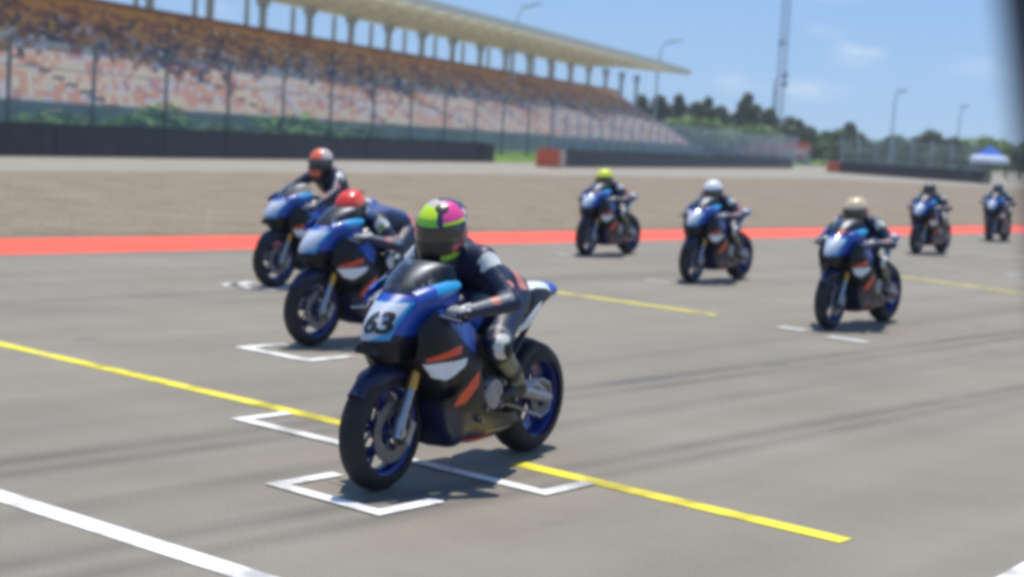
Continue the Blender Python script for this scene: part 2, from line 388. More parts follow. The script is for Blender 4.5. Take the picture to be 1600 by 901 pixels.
def ground_mat(name, c1, c2, sc, fine, c3=None):
    m = bpy.data.materials.new(name); m.use_nodes = True; t = m.node_tree; b = t.nodes['Principled BSDF']
    b.inputs['Roughness'].default_value = 0.95; b.inputs['Specular IOR Level'].default_value = 0.15
    tcn = t.nodes.new('ShaderNodeTexCoord')
    n1 = t.nodes.new('ShaderNodeTexNoise'); n1.inputs['Scale'].default_value = sc; n1.inputs['Detail'].default_value = 5
    n2 = t.nodes.new('ShaderNodeTexNoise'); n2.inputs['Scale'].default_value = fine; n2.inputs['Detail'].default_value = 4; n2.inputs['Roughness'].default_value = 0.7
    r1 = t.nodes.new('ShaderNodeValToRGB'); r1.color_ramp.elements[0].color = (*c1, 1); r1.color_ramp.elements[1].color = (*c2, 1)
    r1.color_ramp.elements[0].position = 0.3; r1.color_ramp.elements[1].position = 0.7
    r2 = t.nodes.new('ShaderNodeValToRGB'); r2.color_ramp.elements[0].color = (0.6, 0.6, 0.6, 1); r2.color_ramp.elements[1].color = (1.35, 1.35, 1.35, 1)
    r2.color_ramp.elements[0].position = 0.32; r2.color_ramp.elements[1].position = 0.68
    mu = t.nodes.new('ShaderNodeMixRGB'); mu.blend_type = 'MULTIPLY'; mu.inputs[0].default_value = 1
    for n in (n1, n2): t.links.new(tcn.outputs['Object'], n.inputs['Vector'])
    t.links.new(n1.outputs['Fac'], r1.inputs[0]); t.links.new(n2.outputs['Fac'], r2.inputs[0])
    t.links.new(r1.outputs[0], mu.inputs[1]); t.links.new(r2.outputs[0], mu.inputs[2]); t.links.new(mu.outputs[0], b.inputs['Base Color'])
    bp = t.nodes.new('ShaderNodeBump'); bp.inputs['Strength'].default_value = 0.5; bp.inputs['Distance'].default_value = 0.03
    t.links.new(n2.outputs['Fac'], bp.inputs['Height']); t.links.new(bp.outputs[0], b.inputs['Normal'])
    return m
M['gravel'] = ground_mat('brown gravel', (0.200, 0.157, 0.110), (0.275, 0.225, 0.168), 0.8, 8)
M['lane'] = ground_mat('pale concrete', (0.290, 0.262, 0.218), (0.335, 0.305, 0.255), 0.3, 25)
M['grass'] = ground_mat('short grass', (0.085, 0.150, 0.030), (0.15, 0.25, 0.05), 0.3, 6)
M['terrain'] = ground_mat('scrubby ground', (0.12, 0.14, 0.05), (0.22, 0.20, 0.11), 0.05, 2)
M['redpaint'] = mat('faded red paint', (0.80, 0.085, 0.038), 0.7, var=0.10, vscale=0.8)
def paint(name, c, wear=0.5):
    m = mat(name, c, 0.65); t = m.node_tree; b = t.nodes['Principled BSDF']
    tcn = t.nodes.new('ShaderNodeTexCoord'); n = t.nodes.new('ShaderNodeTexNoise'); n.inputs['Scale'].default_value = 14; n.inputs['Detail'].default_value = 7; n.inputs['Roughness'].default_value = 0.75
    n2 = t.nodes.new('ShaderNodeTexNoise'); n2.inputs['Scale'].default_value = 2.2
    ad = t.nodes.new('ShaderNodeMath'); ad.operation = 'ADD'; t.links.new(n.outputs['Fac'], ad.inputs[0]); t.links.new(n2.outputs['Fac'], ad.inputs[1])
    r = t.nodes.new('ShaderNodeValToRGB'); r.color_ramp.elements[0].position = wear - 0.13; r.color_ramp.elements[1].position = wear
    r.color_ramp.elements[0].color = (0.28, 0.265, 0.24, 1); r.color_ramp.elements[1].color = (*c, 1)
    sc = t.nodes.new('ShaderNodeMath'); sc.operation = 'MULTIPLY'; sc.inputs[1].default_value = 0.5
    for x in (n, n2): t.links.new(tcn.outputs['Object'], x.inputs['Vector'])
    t.links.new(ad.outputs[0], sc.inputs[0]); t.links.new(sc.outputs[0], r.inputs[0])
    n3 = t.nodes.new('ShaderNodeTexNoise'); n3.inputs['Scale'].default_value = 3.1; n3.inputs['Detail'].default_value = 3; t.links.new(tcn.outputs['Object'], n3.inputs['Vector'])
    r3 = t.nodes.new('ShaderNodeValToRGB'); r3.color_ramp.elements[0].position = 0.36; r3.color_ramp.elements[1].position = 0.52; r3.color_ramp.elements[0].color = (0.52, 0.51, 0.50, 1); t.links.new(n3.outputs['Fac'], r3.inputs[0])
    mu = t.nodes.new('ShaderNodeMixRGB'); mu.blend_type = 'MULTIPLY'; mu.inputs[0].default_value = 1; t.links.new(r.outputs[0], mu.inputs[1]); t.links.new(r3.outputs[0], mu.inputs[2])
    t.links.new(mu.outputs[0], b.inputs['Base Color'])
    return m
M['linewhite'] = paint('white road paint', (0.80, 0.79, 0.76), 0.44)
M['linefaint'] = paint('worn white paint', (0.52, 0.51, 0.48), 0.47)
M['lineyellow'] = paint('yellow road paint', (0.80, 0.68, 0.03), 0.42)

# ------------------------------------------------------------------ ground, track, markings
def sheet(name, pts, z, m, parent=None):
    me = bpy.data.meshes.new(name); me.from_pydata([(p[0], p[1], z) for p in pts], [], [tuple(range(len(pts)))]); me.materials.append(m)
    bm = bmesh.new(); bm.from_mesh(me)
    for f in bm.faces:
        if f.normal.z < 0: f.normal_flip()
    bm.to_mesh(me); bm.free()
    o = link(name, me, parent); o['kind'] = 'structure'; return o

FD = R(19.3); DD = Vector((math.sin(FD), math.cos(FD), 0)); DN = Vector((-math.cos(FD), math.sin(FD), 0))   # barrier / stand line; DN points away from the track
def S(t, p, z=0.0): return Vector((0, 0, z)) + DD * t + DN * p

sheet('terrain', [(-3000, -500), (3000, -500), (3000, 4500), (-3000, 4500)], -0.020, M['terrain'])
A0, A1 = G(0, 373), G(1600, 352); ad = (A1 - A0).normalized(); an = Vector((-ad.y, ad.x, 0))
B0, B1 = G(0, 403), G(1600, 365)
# gentle curve of the red edge: straight here
E0, E1 = A0 - ad * 60, A1 + ad * 260
sheet('track', [E0 , E1, E1 - an * 60, E0 - an * 60], 0.0, M['asphalt'])
wred = 2.05
sheet('red_edge_stripe', [E0, E1, E1 - an * wred, E0 - an * wred], 0.004, M['redpaint'])
sheet('edge_line', [E0 - an * (wred + 0.02), E1 - an * (wred + 0.02), E1 - an * (wred + 0.14), E0 - an * (wred + 0.14)], 0.004, M['lane'])
gp = [G(-400, 266), G(0, 267), G(400, 268), G(800, 272), G(1100, 277), G(1300, 279), G(1500, 290), G(1640, 298)]
gp = [gp[0] - ad * 45] + gp + [gp[-1] + Vector((160, 90, 0))]
mb_ = MB(); gvs = []
for q in gp:
    n_ = E0 + ad * (q - E0).dot(ad) + an * 0.02; gvs += [(n_.x, n_.y, -0.006), (q.x, q.y, -0.006)]
mb_.add(gvs, [(2 * i, 2 * i + 2, 2 * i + 3, 2 * i + 1) for i in range(len(gp) - 1)])
tag(mb_.build('gravel_trap', M['gravel']), kind='structure')
sheet('service_lane', [E0, E1, E1 + Vector((60, 60, 0)), S(330, 36.2), S(-60, 36.2)], -0.011, M['lane'])
sheet('verge', [E0 + an * 0.75, E1 + an * 0.75, E1, E0], -0.002, ground_mat('dusty verge', (0.14, 0.13, 0.085), (0.23, 0.20, 0.15), 1.6, 12))
# grass bank that lifts the fence line
gb = MB(); tt = [-60, 330]
gv = []
for t_ in tt:
    for (p_, z_) in ((36.9, -0.016), (38.3, 0.42), (39.4, 0.55), (46, 0.60), (46, -0.1)):
        gv.append(S(t_, p_, z_))
gb.add(gv, [(i, i + 1, i + 6, i + 5) for i in range(4)])
tag(gb.build('grass_bank', M['grass']), kind='structure')

def line(name, p, q, w, m, z=0.004):
    A, B = (G(*p), G(*q)) if len(p) == 2 else (Vector(p), Vector(q))
    d = (B - A).normalized(); n = Vector((-d.y, d.x, 0)) * w / 2
    return sheet(name, [A - n, B - n, B + n, A + n], z, m)
def bracket(corner_a, corner_b, arm, w):
    """grid bracket: front bar between two corners and an arm trailing back from each"""
    A, B = G(*corner_a), G(*corner_b); d = (B - A).normalized(); back = Vector((-d.y, d.x, 0))
    if back.y < 0: back = -back
    o = [A, B, B + back * arm, B + back * arm - d * w, B + back * w - d * w, A + back * w + d * w, A + back * arm + d * w, A + back * arm]
    s = sheet('grid_marking', o, 0.008, M['linewhite']); return s
line('start_line', (-120, 736), (470, 925), 0.135, M['linewhite'])
line('pit_line', (1588, 918), (1823, 782), 0.24, M['linewhite'])
line('yellow_line', (-200, 491), (612, 679), 0.125, M['lineyellow'])
line('yellow_line', (806, 723.5), (1322, 845), 0.125, M['lineyellow'])
line('yellow_line', (760, 441), (1118, 492), 0.115, M['lineyellow'])
line('yellow_line', (1392, 430), (1700, 472), 0.115, M['lineyellow'])
bracket((413, 757), (592, 807), 0.45, 0.088)
bracket((360, 655), (852, 775), 0.42, 0.088)
bracket((366, 543), (480, 566), 0.50, 0.10)
bracket((345, 447), (430, 455), 0.6, 0.11)
def stub(px, py, l, w=0.12):
    c = G(px, py); d = -TN; line('grid_marking', tuple(c - d * l / 2), tuple(c + d * l / 2), w, M['linefaint'], 0.008)
for (px, py, l) in ((1238, 514, 0.32), (1325, 531, 0.45), (1030, 441, 0.42), (885, 399, 0.4), (1490, 399, 0.4), (1595, 432, 0.5), (368, 446, 0.4)):
    stub(px, py, l, 0.2)

# ------------------------------------------------------------------ motorcycle
def selipse(xf, w, xb, z, n=9, pw=1.8):
    """plan section from back left round the nose to back right"""
    out = []
    for i in range(n):
        a = -math.pi / 2 + math.pi * i / (n - 1)
        c, s_ = math.cos(a), math.sin(a)
        x = xb + (xf - xb) * abs(c) ** (2 / pw); y = -w * math.copysign(abs(s_) ** (2 / pw), s_)
        out.append((x, y, z))
    return out

def wheel_parts(parent, cx, cz, r, tw, rear):
    # rim with spokes is the part; tyre and discs are its sub-parts
    rr = r - 0.085 if not rear else r - 0.10
    b = MB(); hw = tw * 0.42
    b.lathe([(rr + 0.012, -hw), (rr - 0.004, -hw + 0.004), (rr - 0.022, -hw * 0.5), (rr - 0.026, 0), (rr - 0.022, hw * 0.5), (rr - 0.004, hw - 0.004), (rr + 0.012, hw), (rr + 0.004, hw * 0.5), (rr, 0), (rr + 0.004, -hw * 0.5)], n=48, closed=True)
    b.lathe([(0.012, -0.05), (0.045, -0.05), (0.050, -0.03), (0.034, 0), (0.050, 0.03), (0.045, 0.05), (0.012, 0.05)], n=24)
    for k in range(5):
        a = 2 * math.pi * k / 5 + 0.3
        for da, off in ((-0.10, 0.0), (0.10, 0.0)):
            p0 = Vector((math.cos(a + da * 0.4) * 0.035, 0, math.sin(a + da * 0.4) * 0.035)); p1 = Vector((math.cos(a + da * 1.3) * (rr - 0.015), 0, math.sin(a + da * 1.3) * (rr - 0.015)))
            b.tube([p0, (p0 + p1) / 2, p1], [0.016, 0.011, 0.013], 6)
    o = b.build('wheel', M['rim'], parent, smooth=True); o.location = (cx, 0, cz)
    t = MB(); prof = []
    for i in range(13):
        a = math.pi * (i / 12 - 0.5) * 1.12
        prof.append((rr + 0.004 + (r - rr - 0.004) * max(0.0, math.cos(a)) ** 0.62, math.sin(a) / math.sin(math.pi * 0.56) * tw / 2))
    t.lathe(prof, n=56)
    t.build('tyre', M['tyre'], o, smooth=True)
    if not rear:
        for s_ in (-1, 1):
            d = MB(); d.lathe([(0.095, 0.003), (0.155, 0.003), (0.155, -0.003), (0.095, -0.003)], c=(0, s_ * 0.068, 0), n=40, closed=True)
            for k in range(6):
                a = k * math.pi / 3
                d.tube([(0.04 * math.cos(a), s_ * 0.060, 0.04 * math.sin(a)), (0.10 * math.cos(a), s_ * 0.068, 0.10 * math.sin(a))], 0.008, 6)
            d.build('brake_disc', M['disc'], o)
    else:
        d = MB(); d.lathe([(0.06, 0.003), (0.11, 0.003), (0.11, -0.003), (0.06, -0.003)], c=(0, -0.09, 0), n=36, closed=True); d.build('brake_disc', M['disc'], o)
        d = MB(); d.lathe([(0.05, 0.004), (0.098, 0.004), (0.103, 0.0), (0.098, -0.004), (0.05, -0.004)], c=(0, 0.095, 0), n=36, closed=True)
        for k in range(5):
            a = k * 2 * math.pi / 5; d.tube([(0.03 * math.cos(a), 0.08, 0.03 * math.sin(a)), (0.06 * math.cos(a), 0.094, 0.06 * math.sin(a))], 0.01, 6)
        d.build('sprocket', M['disc'], o)
    return o

RAKE = math.tan(R(24.5))
def fork_x(z): return 0.69 - 0.025 - (z - 0.30) * RAKE + 0.02

def number_mesh(text, nose):
    from mathutils.bvhtree import BVHTree
    bvh = BVHTree.FromPolygons([v.co for v in nose.vertices], [tuple(p.vertices) for p in nose.polygons])
    cu = bpy.data.curves.new('race_number', 'FONT'); cu.body = text; cu.align_x = 'CENTER'; cu.align_y = 'CENTER'; cu.size = 0.132; cu.space_character = 0.92
    cu.offset = 0.004
    tmp = bpy.data.objects.new('tmp', cu); COL.objects.link(tmp)
    dg = bpy.context.evaluated_depsgraph_get(); me = bpy.data.meshes.new_from_object(tmp.evaluated_get(dg))
    bpy.data.objects.remove(tmp)
    bm = bmesh.new(); bm.from_mesh(me)
    bmesh.ops.triangulate(bm, faces=bm.faces[:])
    for _ in range(4): bmesh.ops.subdivide_edges(bm, edges=bm.edges[:], cuts=1, use_grid_fill=True)
    for v in bm.verts:
        y, z = v.co.x * 0.84 + 0.036, 0.826 + v.co.y * 1.0
        hit, nrm = bvh.ray_cast(Vector((2, y, z)), Vector((-1, 0, 0)))[:2]
        if nrm.x < 0: nrm = -nrm
        v.co = hit + nrm * 0.006
    bmesh.ops.recalc_face_normals(bm, faces=bm.faces)
    bm.to_mesh(me); bm.free(); me.materials.clear(); me.materials.append(M['ink'])
    return me

def make_bike():
    root = empty('motorcycle')
    wheel_parts(root, 0.69, 0.298, 0.298, 0.122, False)
    wheel_parts(root, -0.69, 0.312, 0.312, 0.188, True)
    # fork legs: lower silver leg with caliper, gold upper tube
    for s_ in (-1, 1):
        f = MB(); y = s_ * 0.105
        ax = (0.69, y, 0.298)
        p = lambda z: (0.70 - (z - 0.30) * RAKE + 0.0, y, z)
        f.tube([(0.70, y, 0.27), p(0.34), p(0.40), p(0.51)], [0.030, 0.029, 0.025, 0.024], 12)
        f.tube([(0.69, s_ * 0.055, 0.298), (0.69, s_ * 0.135, 0.298)], 0.022, 12)
        o = f.build('fork_leg', M['steel'], root, smooth=True)
        g = MB(); g.tube([p(0.50), p(0.90)], [0.029, 0.029], 12); g.build('fork_tube', M['gold'], o, smooth=True)
        c = MB(); cx_, cz_ = 0.69 - 0.105, 0.298 - 0.075
        c.box((cx_ + 0.012, s_ * 0.082, cz_ + 0.06), (0.055, 0.05, 0.12), Matrix.Rotation(R(-28), 3, 'Y'))
        c.box((cx_ + 0.03, s_ * 0.088, cz_ + 0.06), (0.030, 0.06, 0.09), Matrix.Rotation(R(-28), 3, 'Y'))
        c.build('brake_caliper', M['alu'], o)
    y = MB()
    y.box((0.45, 0, 0.865), (0.10, 0.27, 0.03), Matrix.Rotation(R(24), 3, 'Y')); y.box((0.53, 0, 0.70), (0.10, 0.26, 0.035), Matrix.Rotation(R(24), 3, 'Y'))
    y.build('fork_yoke', M['dark'], root)
    # front fender hugging the tyre
    rows = []
    for i in range(9):
        a = R(38 + 112 * i / 8); rr = 0.316
        wv = 0.075 if 1 < i < 8 else 0.045
        row = []
        for j, (q, dr) in enumerate(((-1, -0.055), (-0.93, -0.02), (-0.5, 0.004), (0, 0.010), (0.5, 0.004), (0.93, -0.02), (1, -0.055))):
            r_ = rr + dr; row.append((0.69 + r_ * math.cos(a), q * wv, 0.298 + r_ * math.sin(a)))
        rows.append(row)
    surf('front_fender', rows, 30, 19, [M['navy'], M['blue']], lambda c: 0, root, thick=0.003)
    # nose
    Z = [0.63, 0.69, 0.76, 0.84, 0.91, 0.965]; XF = [0.77, 0.845, 0.868, 0.825, 0.750, 0.670]; W = [0.068, 0.105, 0.138, 0.162, 0.178, 0.176]; XB = [0.60, 0.50, 0.44, 0.39, 0.36, 0.33]
    rows = [selipse(XF[i], W[i], XB[i], Z[i], 15) for i in range(6)]
    def nosecol(c):
        x, yy, z = c.x, abs(c.y), c.z
        if z < 0.735 - 0.10 * max(0, yy - 0.10): return 3 if (yy > 0.10 and z > 0.69 and x > 0.6) else 0
        if yy < 0.086 + (z - 0.84) * 0.20 - 2.2 * max(0, 0.79 - z) ** 1.2 and 0.748 < z < 0.922: return 1
        if yy < 0.098 + (z - 0.84) * 0.20 and 0.75 < z < 0.93: return 4
        if z < 0.755 and x > 0.6: return 3
        return 2 if z > 0.775 - (0.75 - x) * 0.08 else 3
    nose = surf('nose_fairing', rows, 90, 170, [M['black'], M['plate'], M['blue'], M['navy'], M['cyan']], nosecol, root, thick=0.004)
    # air intake mouth under the plate
    b = MB(); b.box((0.838, 0, 0.705), (0.05, 0.12, 0.045), None, taper=0.7); b.build('air_intake', M['rubber'], nose)
    rows = [selipse(0.672, 0.178, 0.36, 0.966, 11), selipse(0.628, 0.176, 0.36, 1.008, 11), selipse(0.572, 0.165, 0.35, 1.052, 11), selipse(0.508, 0.145, 0.345, 1.092, 11), selipse(0.445, 0.115, 0.34, 1.118, 11)]
    surf('windscreen', rows, 22, 44, [M['screen']], None, root)
    # blue wing of the upper fairing running up beside the screen
    for s_ in (-1, 1):
        rows = []
        for (x, z0, z1, yy) in ((0.67, 0.90, 0.965, 0.145), (0.59, 0.925, 0.990, 0.172), (0.51, 0.945, 1.005, 0.188), (0.43, 0.965, 1.015, 0.192), (0.36, 0.985, 1.018, 0.188)):
            rows.append([(x, s_ * (yy + 0.008), z0), (x, s_ * (yy + 0.016), (z0 + z1) / 2), (x - 0.01, s_ * yy, z1), (x - 0.01, s_ * (yy - 0.03), z1 + 0.012)])
        surf('screen_surround', rows, 26, 14, [M['blue'], M['cyan']], lambda c: 1 if c.x < 0.55 and c.z > 0.965 else 0, root, thick=0.004)
    # side fairings
    ST = [(0.66, 0.80, 0.66, 0.165, 0.172, 0.15), (0.58, 0.885, 0.59, 0.197, 0.222, 0.18), (0.50, 0.90, 0.50, 0.205, 0.245, 0.19), (0.42, 0.90, 0.32, 0.20, 0.252, 0.165), (0.33, 0.86, 0.215, 0.195, 0.256, 0.15),
          (0.24, 0.80, 0.18, 0.20, 0.258, 0.145), (0.14, 0.71, 0.185, 0.215, 0.25, 0.13), (0.03, 0.58, 0.17, 0.22, 0.235, 0.12), (-0.10, 0.44, 0.165, 0.20, 0.215, 0.11), (-0.24, 0.33, 0.17, 0.18, 0.188, 0.10), (-0.37, 0.26, 0.19, 0.14, 0.15, 0.09)]
    RED = [(0.62, 0.655), (0.60, 0.64), (0.40, 0.675), (0.38, 0.715), (0.45, 0.71)]
    WHT = [(0.62, 0.63), (0.55, 0.56), (0.47, 0.545), (0.36, 0.615), (0.34, 0.65)]
    ORG = [(0.38, 0.40), (0.31, 0.41), (0.23, 0.50), (0.23, 0.575), (0.28, 0.545), (0.36, 0.46)]
    BLU = [(0.56, 0.895), (0.38, 0.905), (0.20, 0.80), (0.26, 0.66), (0.36, 0.73), (0.45, 0.80)]
    TIP = [(0.58, 0.64), (0.66, 0.665), (0.60, 0.60)]
    CUT = [(0.20, 0.76), (0.17, 0.62), (0.205, 0.56), (0.13, 0.40), (0.0, 0.335), (-0.20, 0.30), (-0.50, 0.29), (-0.50, 0.95), (0.10, 0.95)]
    VENT = [(0.50, 0.50), (0.36, 0.53), (0.40, 0.455), (0.49, 0.43)]
    def sidecol(c):
        x, z = c.x, c.z
        if inpoly(x, z, ORG) or inpoly(x, z, RED): return 1
        if inpoly(x, z, WHT): return 2
        if inpoly(x, z, BLU): return 3
        if z < 0.195 and -0.1 < x < 0.22: return 1
        if 0.20 < z < 0.225 and -0.28 < x < -0.02: return 5
        if z < 0.30 + 0.25 * (x - 0.0) : return 4
        return 0
    for s_ in (-1, 1):
        rows = []
        for (x, zt, zb, yt, ym, yb) in ST:
            h = zt - zb
            rows.append([(x, s_ * yt, zt), (x, s_ * (yt * 0.35 + ym * 0.65), zt - h * 0.2), (x, s_ * ym, zt - h * 0.45), (x, s_ * (ym * 0.6 + yb * 0.4), zt - h * 0.75), (x, s_ * yb, zb), (x, s_ * 0.01, zb - 0.025)])
        surf('side_fairing', rows, 210, 150, [M['black'], M['red'], M['white'], M['blue'], M['navy'], M['alu']], sidecol, root, thick=0.004, holefn=lambda c: inpoly(c.x, c.z, CUT) or inpoly(c.x, c.z, VENT))
    # radiator and engine block
    b = MB(); b.box((0.40, 0, 0.52), (0.05, 0.34, 0.36), Matrix.Rotation(R(12), 3, 'Y')); b.box((0.43, 0, 0.52), (0.02, 0.30, 0.32), Matrix.Rotation(R(12), 3, 'Y'), m=1); b.build('radiator', [M['dark'], M['rubber']], root)
    b = MB()
    b.box((0.12, 0, 0.42), (0.46, 0.34, 0.34)); b.box((0.22, 0, 0.62), (0.22, 0.30, 0.20), Matrix.Rotation(R(28), 3, 'Y')); b.lathe([(0.001, 0.20), (0.07, 0.20), (0.10, 0.18), (0.10, -0.18), (0.07, -0.20), (0.001, -0.20)], c=(-0.06, 0, 0.40), n=28)
    b.lathe([(0.001, 0.215), (0.05, 0.215), (0.085, 0.19), (0.085, 0.1)], c=(0.14, 0, 0.38), n=28)
    b.box((-0.10, 0, 0.30), (0.30, 0.22, 0.14))
    b.lathe([(0.001, 0.228), (0.075, 0.228), (0.095, 0.205), (0.10, 0.15)], c=(0.02, 0, 0.43), n=28, m=1)
    b.lathe([(0.001, -0.228), (0.085, -0.228), (0.10, -0.205), (0.105, -0.15)], c=(0.0, 0, 0.40), n=28, m=1)
    for (x_, z_) in ((0.10, 0.47), (0.09, 0.36), (-0.05, 0.36), (-0.06, 0.48), (0.13, 0.30)): b.tube([(x_, -0.235, z_), (x_, 0.235, z_)], 0.011, 8, m=1)
    for s_ in (-1, 1):
        b.tube([(0.20, s_ * 0.14, 0.70), (0.10, s_ * 0.20, 0.60), (0.06, s_ * 0.19, 0.50), (0.12, s_ * 0.18, 0.44)], 0.013, 8, m=2)
        b.tube([(-0.02, s_ * 0.17, 0.66), (-0.06, s_ * 0.205, 0.56), (-0.12, s_ * 0.19, 0.46)], 0.010, 8, m=2)
        b.box((-0.13, s_ * 0.19, 0.52), (0.07, 0.02, 0.13), Matrix.Rotation(R(-25), 3, 'Y'), m=1)
    b.build('engine', [M['dark'], M['alu'], M['rubber']], root, smooth=True)
    # twin spar frame
    b = MB()
    for s_ in (-1, 1):
        b.tube([(0.44, s_ * 0.06, 0.82), (0.30, s_ * 0.15, 0.76), (0.05, s_ * 0.185, 0.66), (-0.16, s_ * 0.165, 0.52), (-0.20, s_ * 0.15, 0.36)], [0.045, 0.052, 0.050, 0.045, 0.04], 8)
    b.build('frame', M['dark'], root, smooth=True)
    # tank
    rows = []
    for (x, zb, zt, w, wt) in ((0.36, 0.84, 0.90, 0.10, 0.08), (0.30, 0.80, 0.945, 0.155, 0.12), (0.20, 0.77, 0.975, 0.18, 0.14), (0.08, 0.75, 0.98, 0.185, 0.14), (-0.04, 0.75, 0.955, 0.155, 0.12), (-0.14, 0.77, 0.905, 0.115, 0.09), (-0.20, 0.79, 0.865, 0.09, 0.06)):
        zm = zb * 0.4 + zt * 0.6
        rows.append([(x, w * 0.8, zb), (x, w, zm), (x, wt, zt - 0.02), (x, 0.0, zt), (x, -wt, zt - 0.02), (x, -w, zm), (x, -w * 0.8, zb), (x, 0, zb - 0.01)])
    def tankcol(c): return 1 if c.z < 0.89 and c.x > 0.10 and abs(c.y) > 0.12 else 0
    surf('fuel_tank', rows, 40, 0, [M['navy'], M['blue']], tankcol, root, closed=True, caps=True)
    b = MB(); b.lathe([(0.001, 0.012), (0.035, 0.012), (0.038, 0.0)], c=(0.12, 0, 0.974), axis='z', n=24); b.build('filler_cap', M['alu'], root)
    # seat pad and tail
    rows = []
    for (x, zb, zt, w) in ((-0.14, 0.79, 0.855, 0.07), (-0.22, 0.785, 0.842, 0.115), (-0.34, 0.79, 0.842, 0.135), (-0.44, 0.80, 0.86, 0.125), (-0.50, 0.82, 0.895, 0.10)):
        rows.append([(x, w, zb), (x, w, (zb + zt) / 2), (x, w * 0.75, zt), (x, 0, zt + 0.006), (x, -w * 0.75, zt), (x, -w, (zb + zt) / 2), (x, -w, zb), (x, 0, zb)])
    surf('seat', rows, 24, 0, [M['rubber']], None, root, closed=True, caps=True)
    rows = []
    for (x, zb, zt, w) in ((-0.28, 0.70, 0.79, 0.115), (-0.42, 0.74, 0.82, 0.135), (-0.50, 0.765, 0.915, 0.13), (-0.60, 0.80, 0.935, 0.115), (-0.70, 0.835, 0.942, 0.095), (-0.80, 0.865, 0.938, 0.075), (-0.87, 0.875, 0.93, 0.058), (-0.90, 0.888, 0.915, 0.03)):
        zm = (zb + zt) / 2
        rows.append([(x, w * 0.7, zb), (x, w, zm), (x, w * 0.7, zt), (x, 0, zt + 0.012), (x, -w * 0.7, zt), (x, -w, zm), (x, -w * 0.7, zb), (x, 0, zb - 0.005)])
    def tailcol(c):
        if c.x < -0.735: return 1
        if c.x > -0.47: return 2
        t = (-0.47 - c.x) / 0.33
        return 0 if c.z > 0.885 + 0.03 * t and abs(c.y) < 0.085 else 2
    surf('tail_fairing', rows, 60, 0, [M['white'], M['blue'], M['black']], tailcol, root, closed=True, caps=True)
    # white lower tail panel
    for s_ in (-1, 1):
        rows = [[(-0.33, s_ * 0.118, 0.74), (-0.33, s_ * 0.126, 0.72), (-0.34, s_ * 0.118, 0.70)], [(-0.42, s_ * 0.136, 0.785), (-0.42, s_ * 0.141, 0.76), (-0.43, s_ * 0.134, 0.73)], [(-0.52, s_ * 0.131, 0.835), (-0.52, s_ * 0.134, 0.81), (-0.53, s_ * 0.125, 0.785)], [(-0.60, s_ * 0.114, 0.865), (-0.60, s_ * 0.117, 0.855), (-0.60, s_ * 0.114, 0.845)]]
        surf('tail_panel', rows, 22, 10, [M['white']], None, root, thick=0.003)
    # subframe
    b = MB()
    for s_ in (-1, 1):
        b.tube([(-0.12, s_ * 0.14, 0.70), (-0.40, s_ * 0.12, 0.77), (-0.75, s_ * 0.05, 0.88)], 0.016, 8)
        b.tube([(-0.16, s_ * 0.15, 0.50), (-0.30, s_ * 0.13, 0.60), (-0.60, s_ * 0.07, 0.80)], 0.018, 8)
    b.tube([(-0.10, 0, 0.34), (-0.20, 0, 0.72)], 0.03, 10)
    b.build('subframe', M['dark'], root, smooth=True)
    b = MB()
    for s_ in (-1, 1):
        b.tube([(-0.20, s_ * 0.12, 0.40), (-0.36, s_ * 0.125, 0.405), (-0.52, s_ * 0.13, 0.36), (-0.72, s_ * 0.128, 0.312)], [0.042, 0.046, 0.036, 0.026], 8)
        b.tube([(-0.36, s_ * 0.125, 0.43), (-0.58, s_ * 0.128, 0.40), (-0.70, s_ * 0.128, 0.33)], [0.02, 0.018, 0.016], 8)
    b.box((-0.30, 0, 0.41), (0.12, 0.22, 0.07))
    b.tube([(-0.69, -0.15, 0.312), (-0.69, 0.15, 0.312)], 0.019, 12)
    b.build('swingarm', M['alu'], root, smooth=True)
    # chain
    b = MB(); pts = []
    for (x, z) in ((-0.16, 0.435), (-0.40, 0.43), (-0.69, 0.415), (-0.77, 0.385), (-0.795, 0.312), (-0.77, 0.235), (-0.69, 0.208), (-0.40, 0.30), (-0.16, 0.355)): pts.append((x, 0.098, z))
    b.tube(pts, 0.010, 6); b.build('chain', M['steel'], root)
    # rear hugger
    rows = []
    for i in range(7):
        a = R(100 + 62 * i / 6); row = []
        for (q, dr) in ((-1, -0.05), (-0.9, -0.01), (0, 0.008), (0.9, -0.01), (1, -0.05)):
            r_ = 0.335 + dr; row.append((-0.69 - r_ * math.cos(a), q * 0.10, 0.312 + r_ * math.sin(a)))
        rows.append(row)
    surf('rear_fender', rows, 22, 15, [M['black']], None, root, thick=0.003)
    # exhaust
    b = MB(); b.tube([(0.30, -0.05, 0.33), (0.10, -0.03, 0.22), (-0.15, -0.06, 0.22), (-0.30, -0.13, 0.27)], [0.04, 0.045, 0.05, 0.04], 12); b.tube([(-0.28, -0.14, 0.27), (-0.36, -0.17, 0.33), (-0.62, -0.20, 0.47)], [0.045, 0.055, 0.05], 14)
    b.build('exhaust', M['carbon'], root, smooth=True)
    # handlebars with grips, levers, pegs
    for s_ in (-1, 1):
        b = MB(); b.tube([(0.445, s_ * 0.11, 0.885), (0.49, s_ * 0.15, 0.875), (0.46, s_ * 0.31, 0.855)], 0.012, 8); h = b.build('handlebar', M['dark'], root, smooth=True)
        b = MB(); b.tube([(0.482, s_ * 0.185, 0.870), (0.455, s_ * 0.315, 0.854)], 0.018, 12); b.build('grip', M['rubber'], h, smooth=True)
        b = MB(); b.tube([(0.50, s_ * 0.165, 0.875), (0.545, s_ * 0.20, 0.868), (0.54, s_ * 0.33, 0.852)], [0.010, 0.008, 0.006], 6); b.build('lever', M['steel'], h, smooth=True)
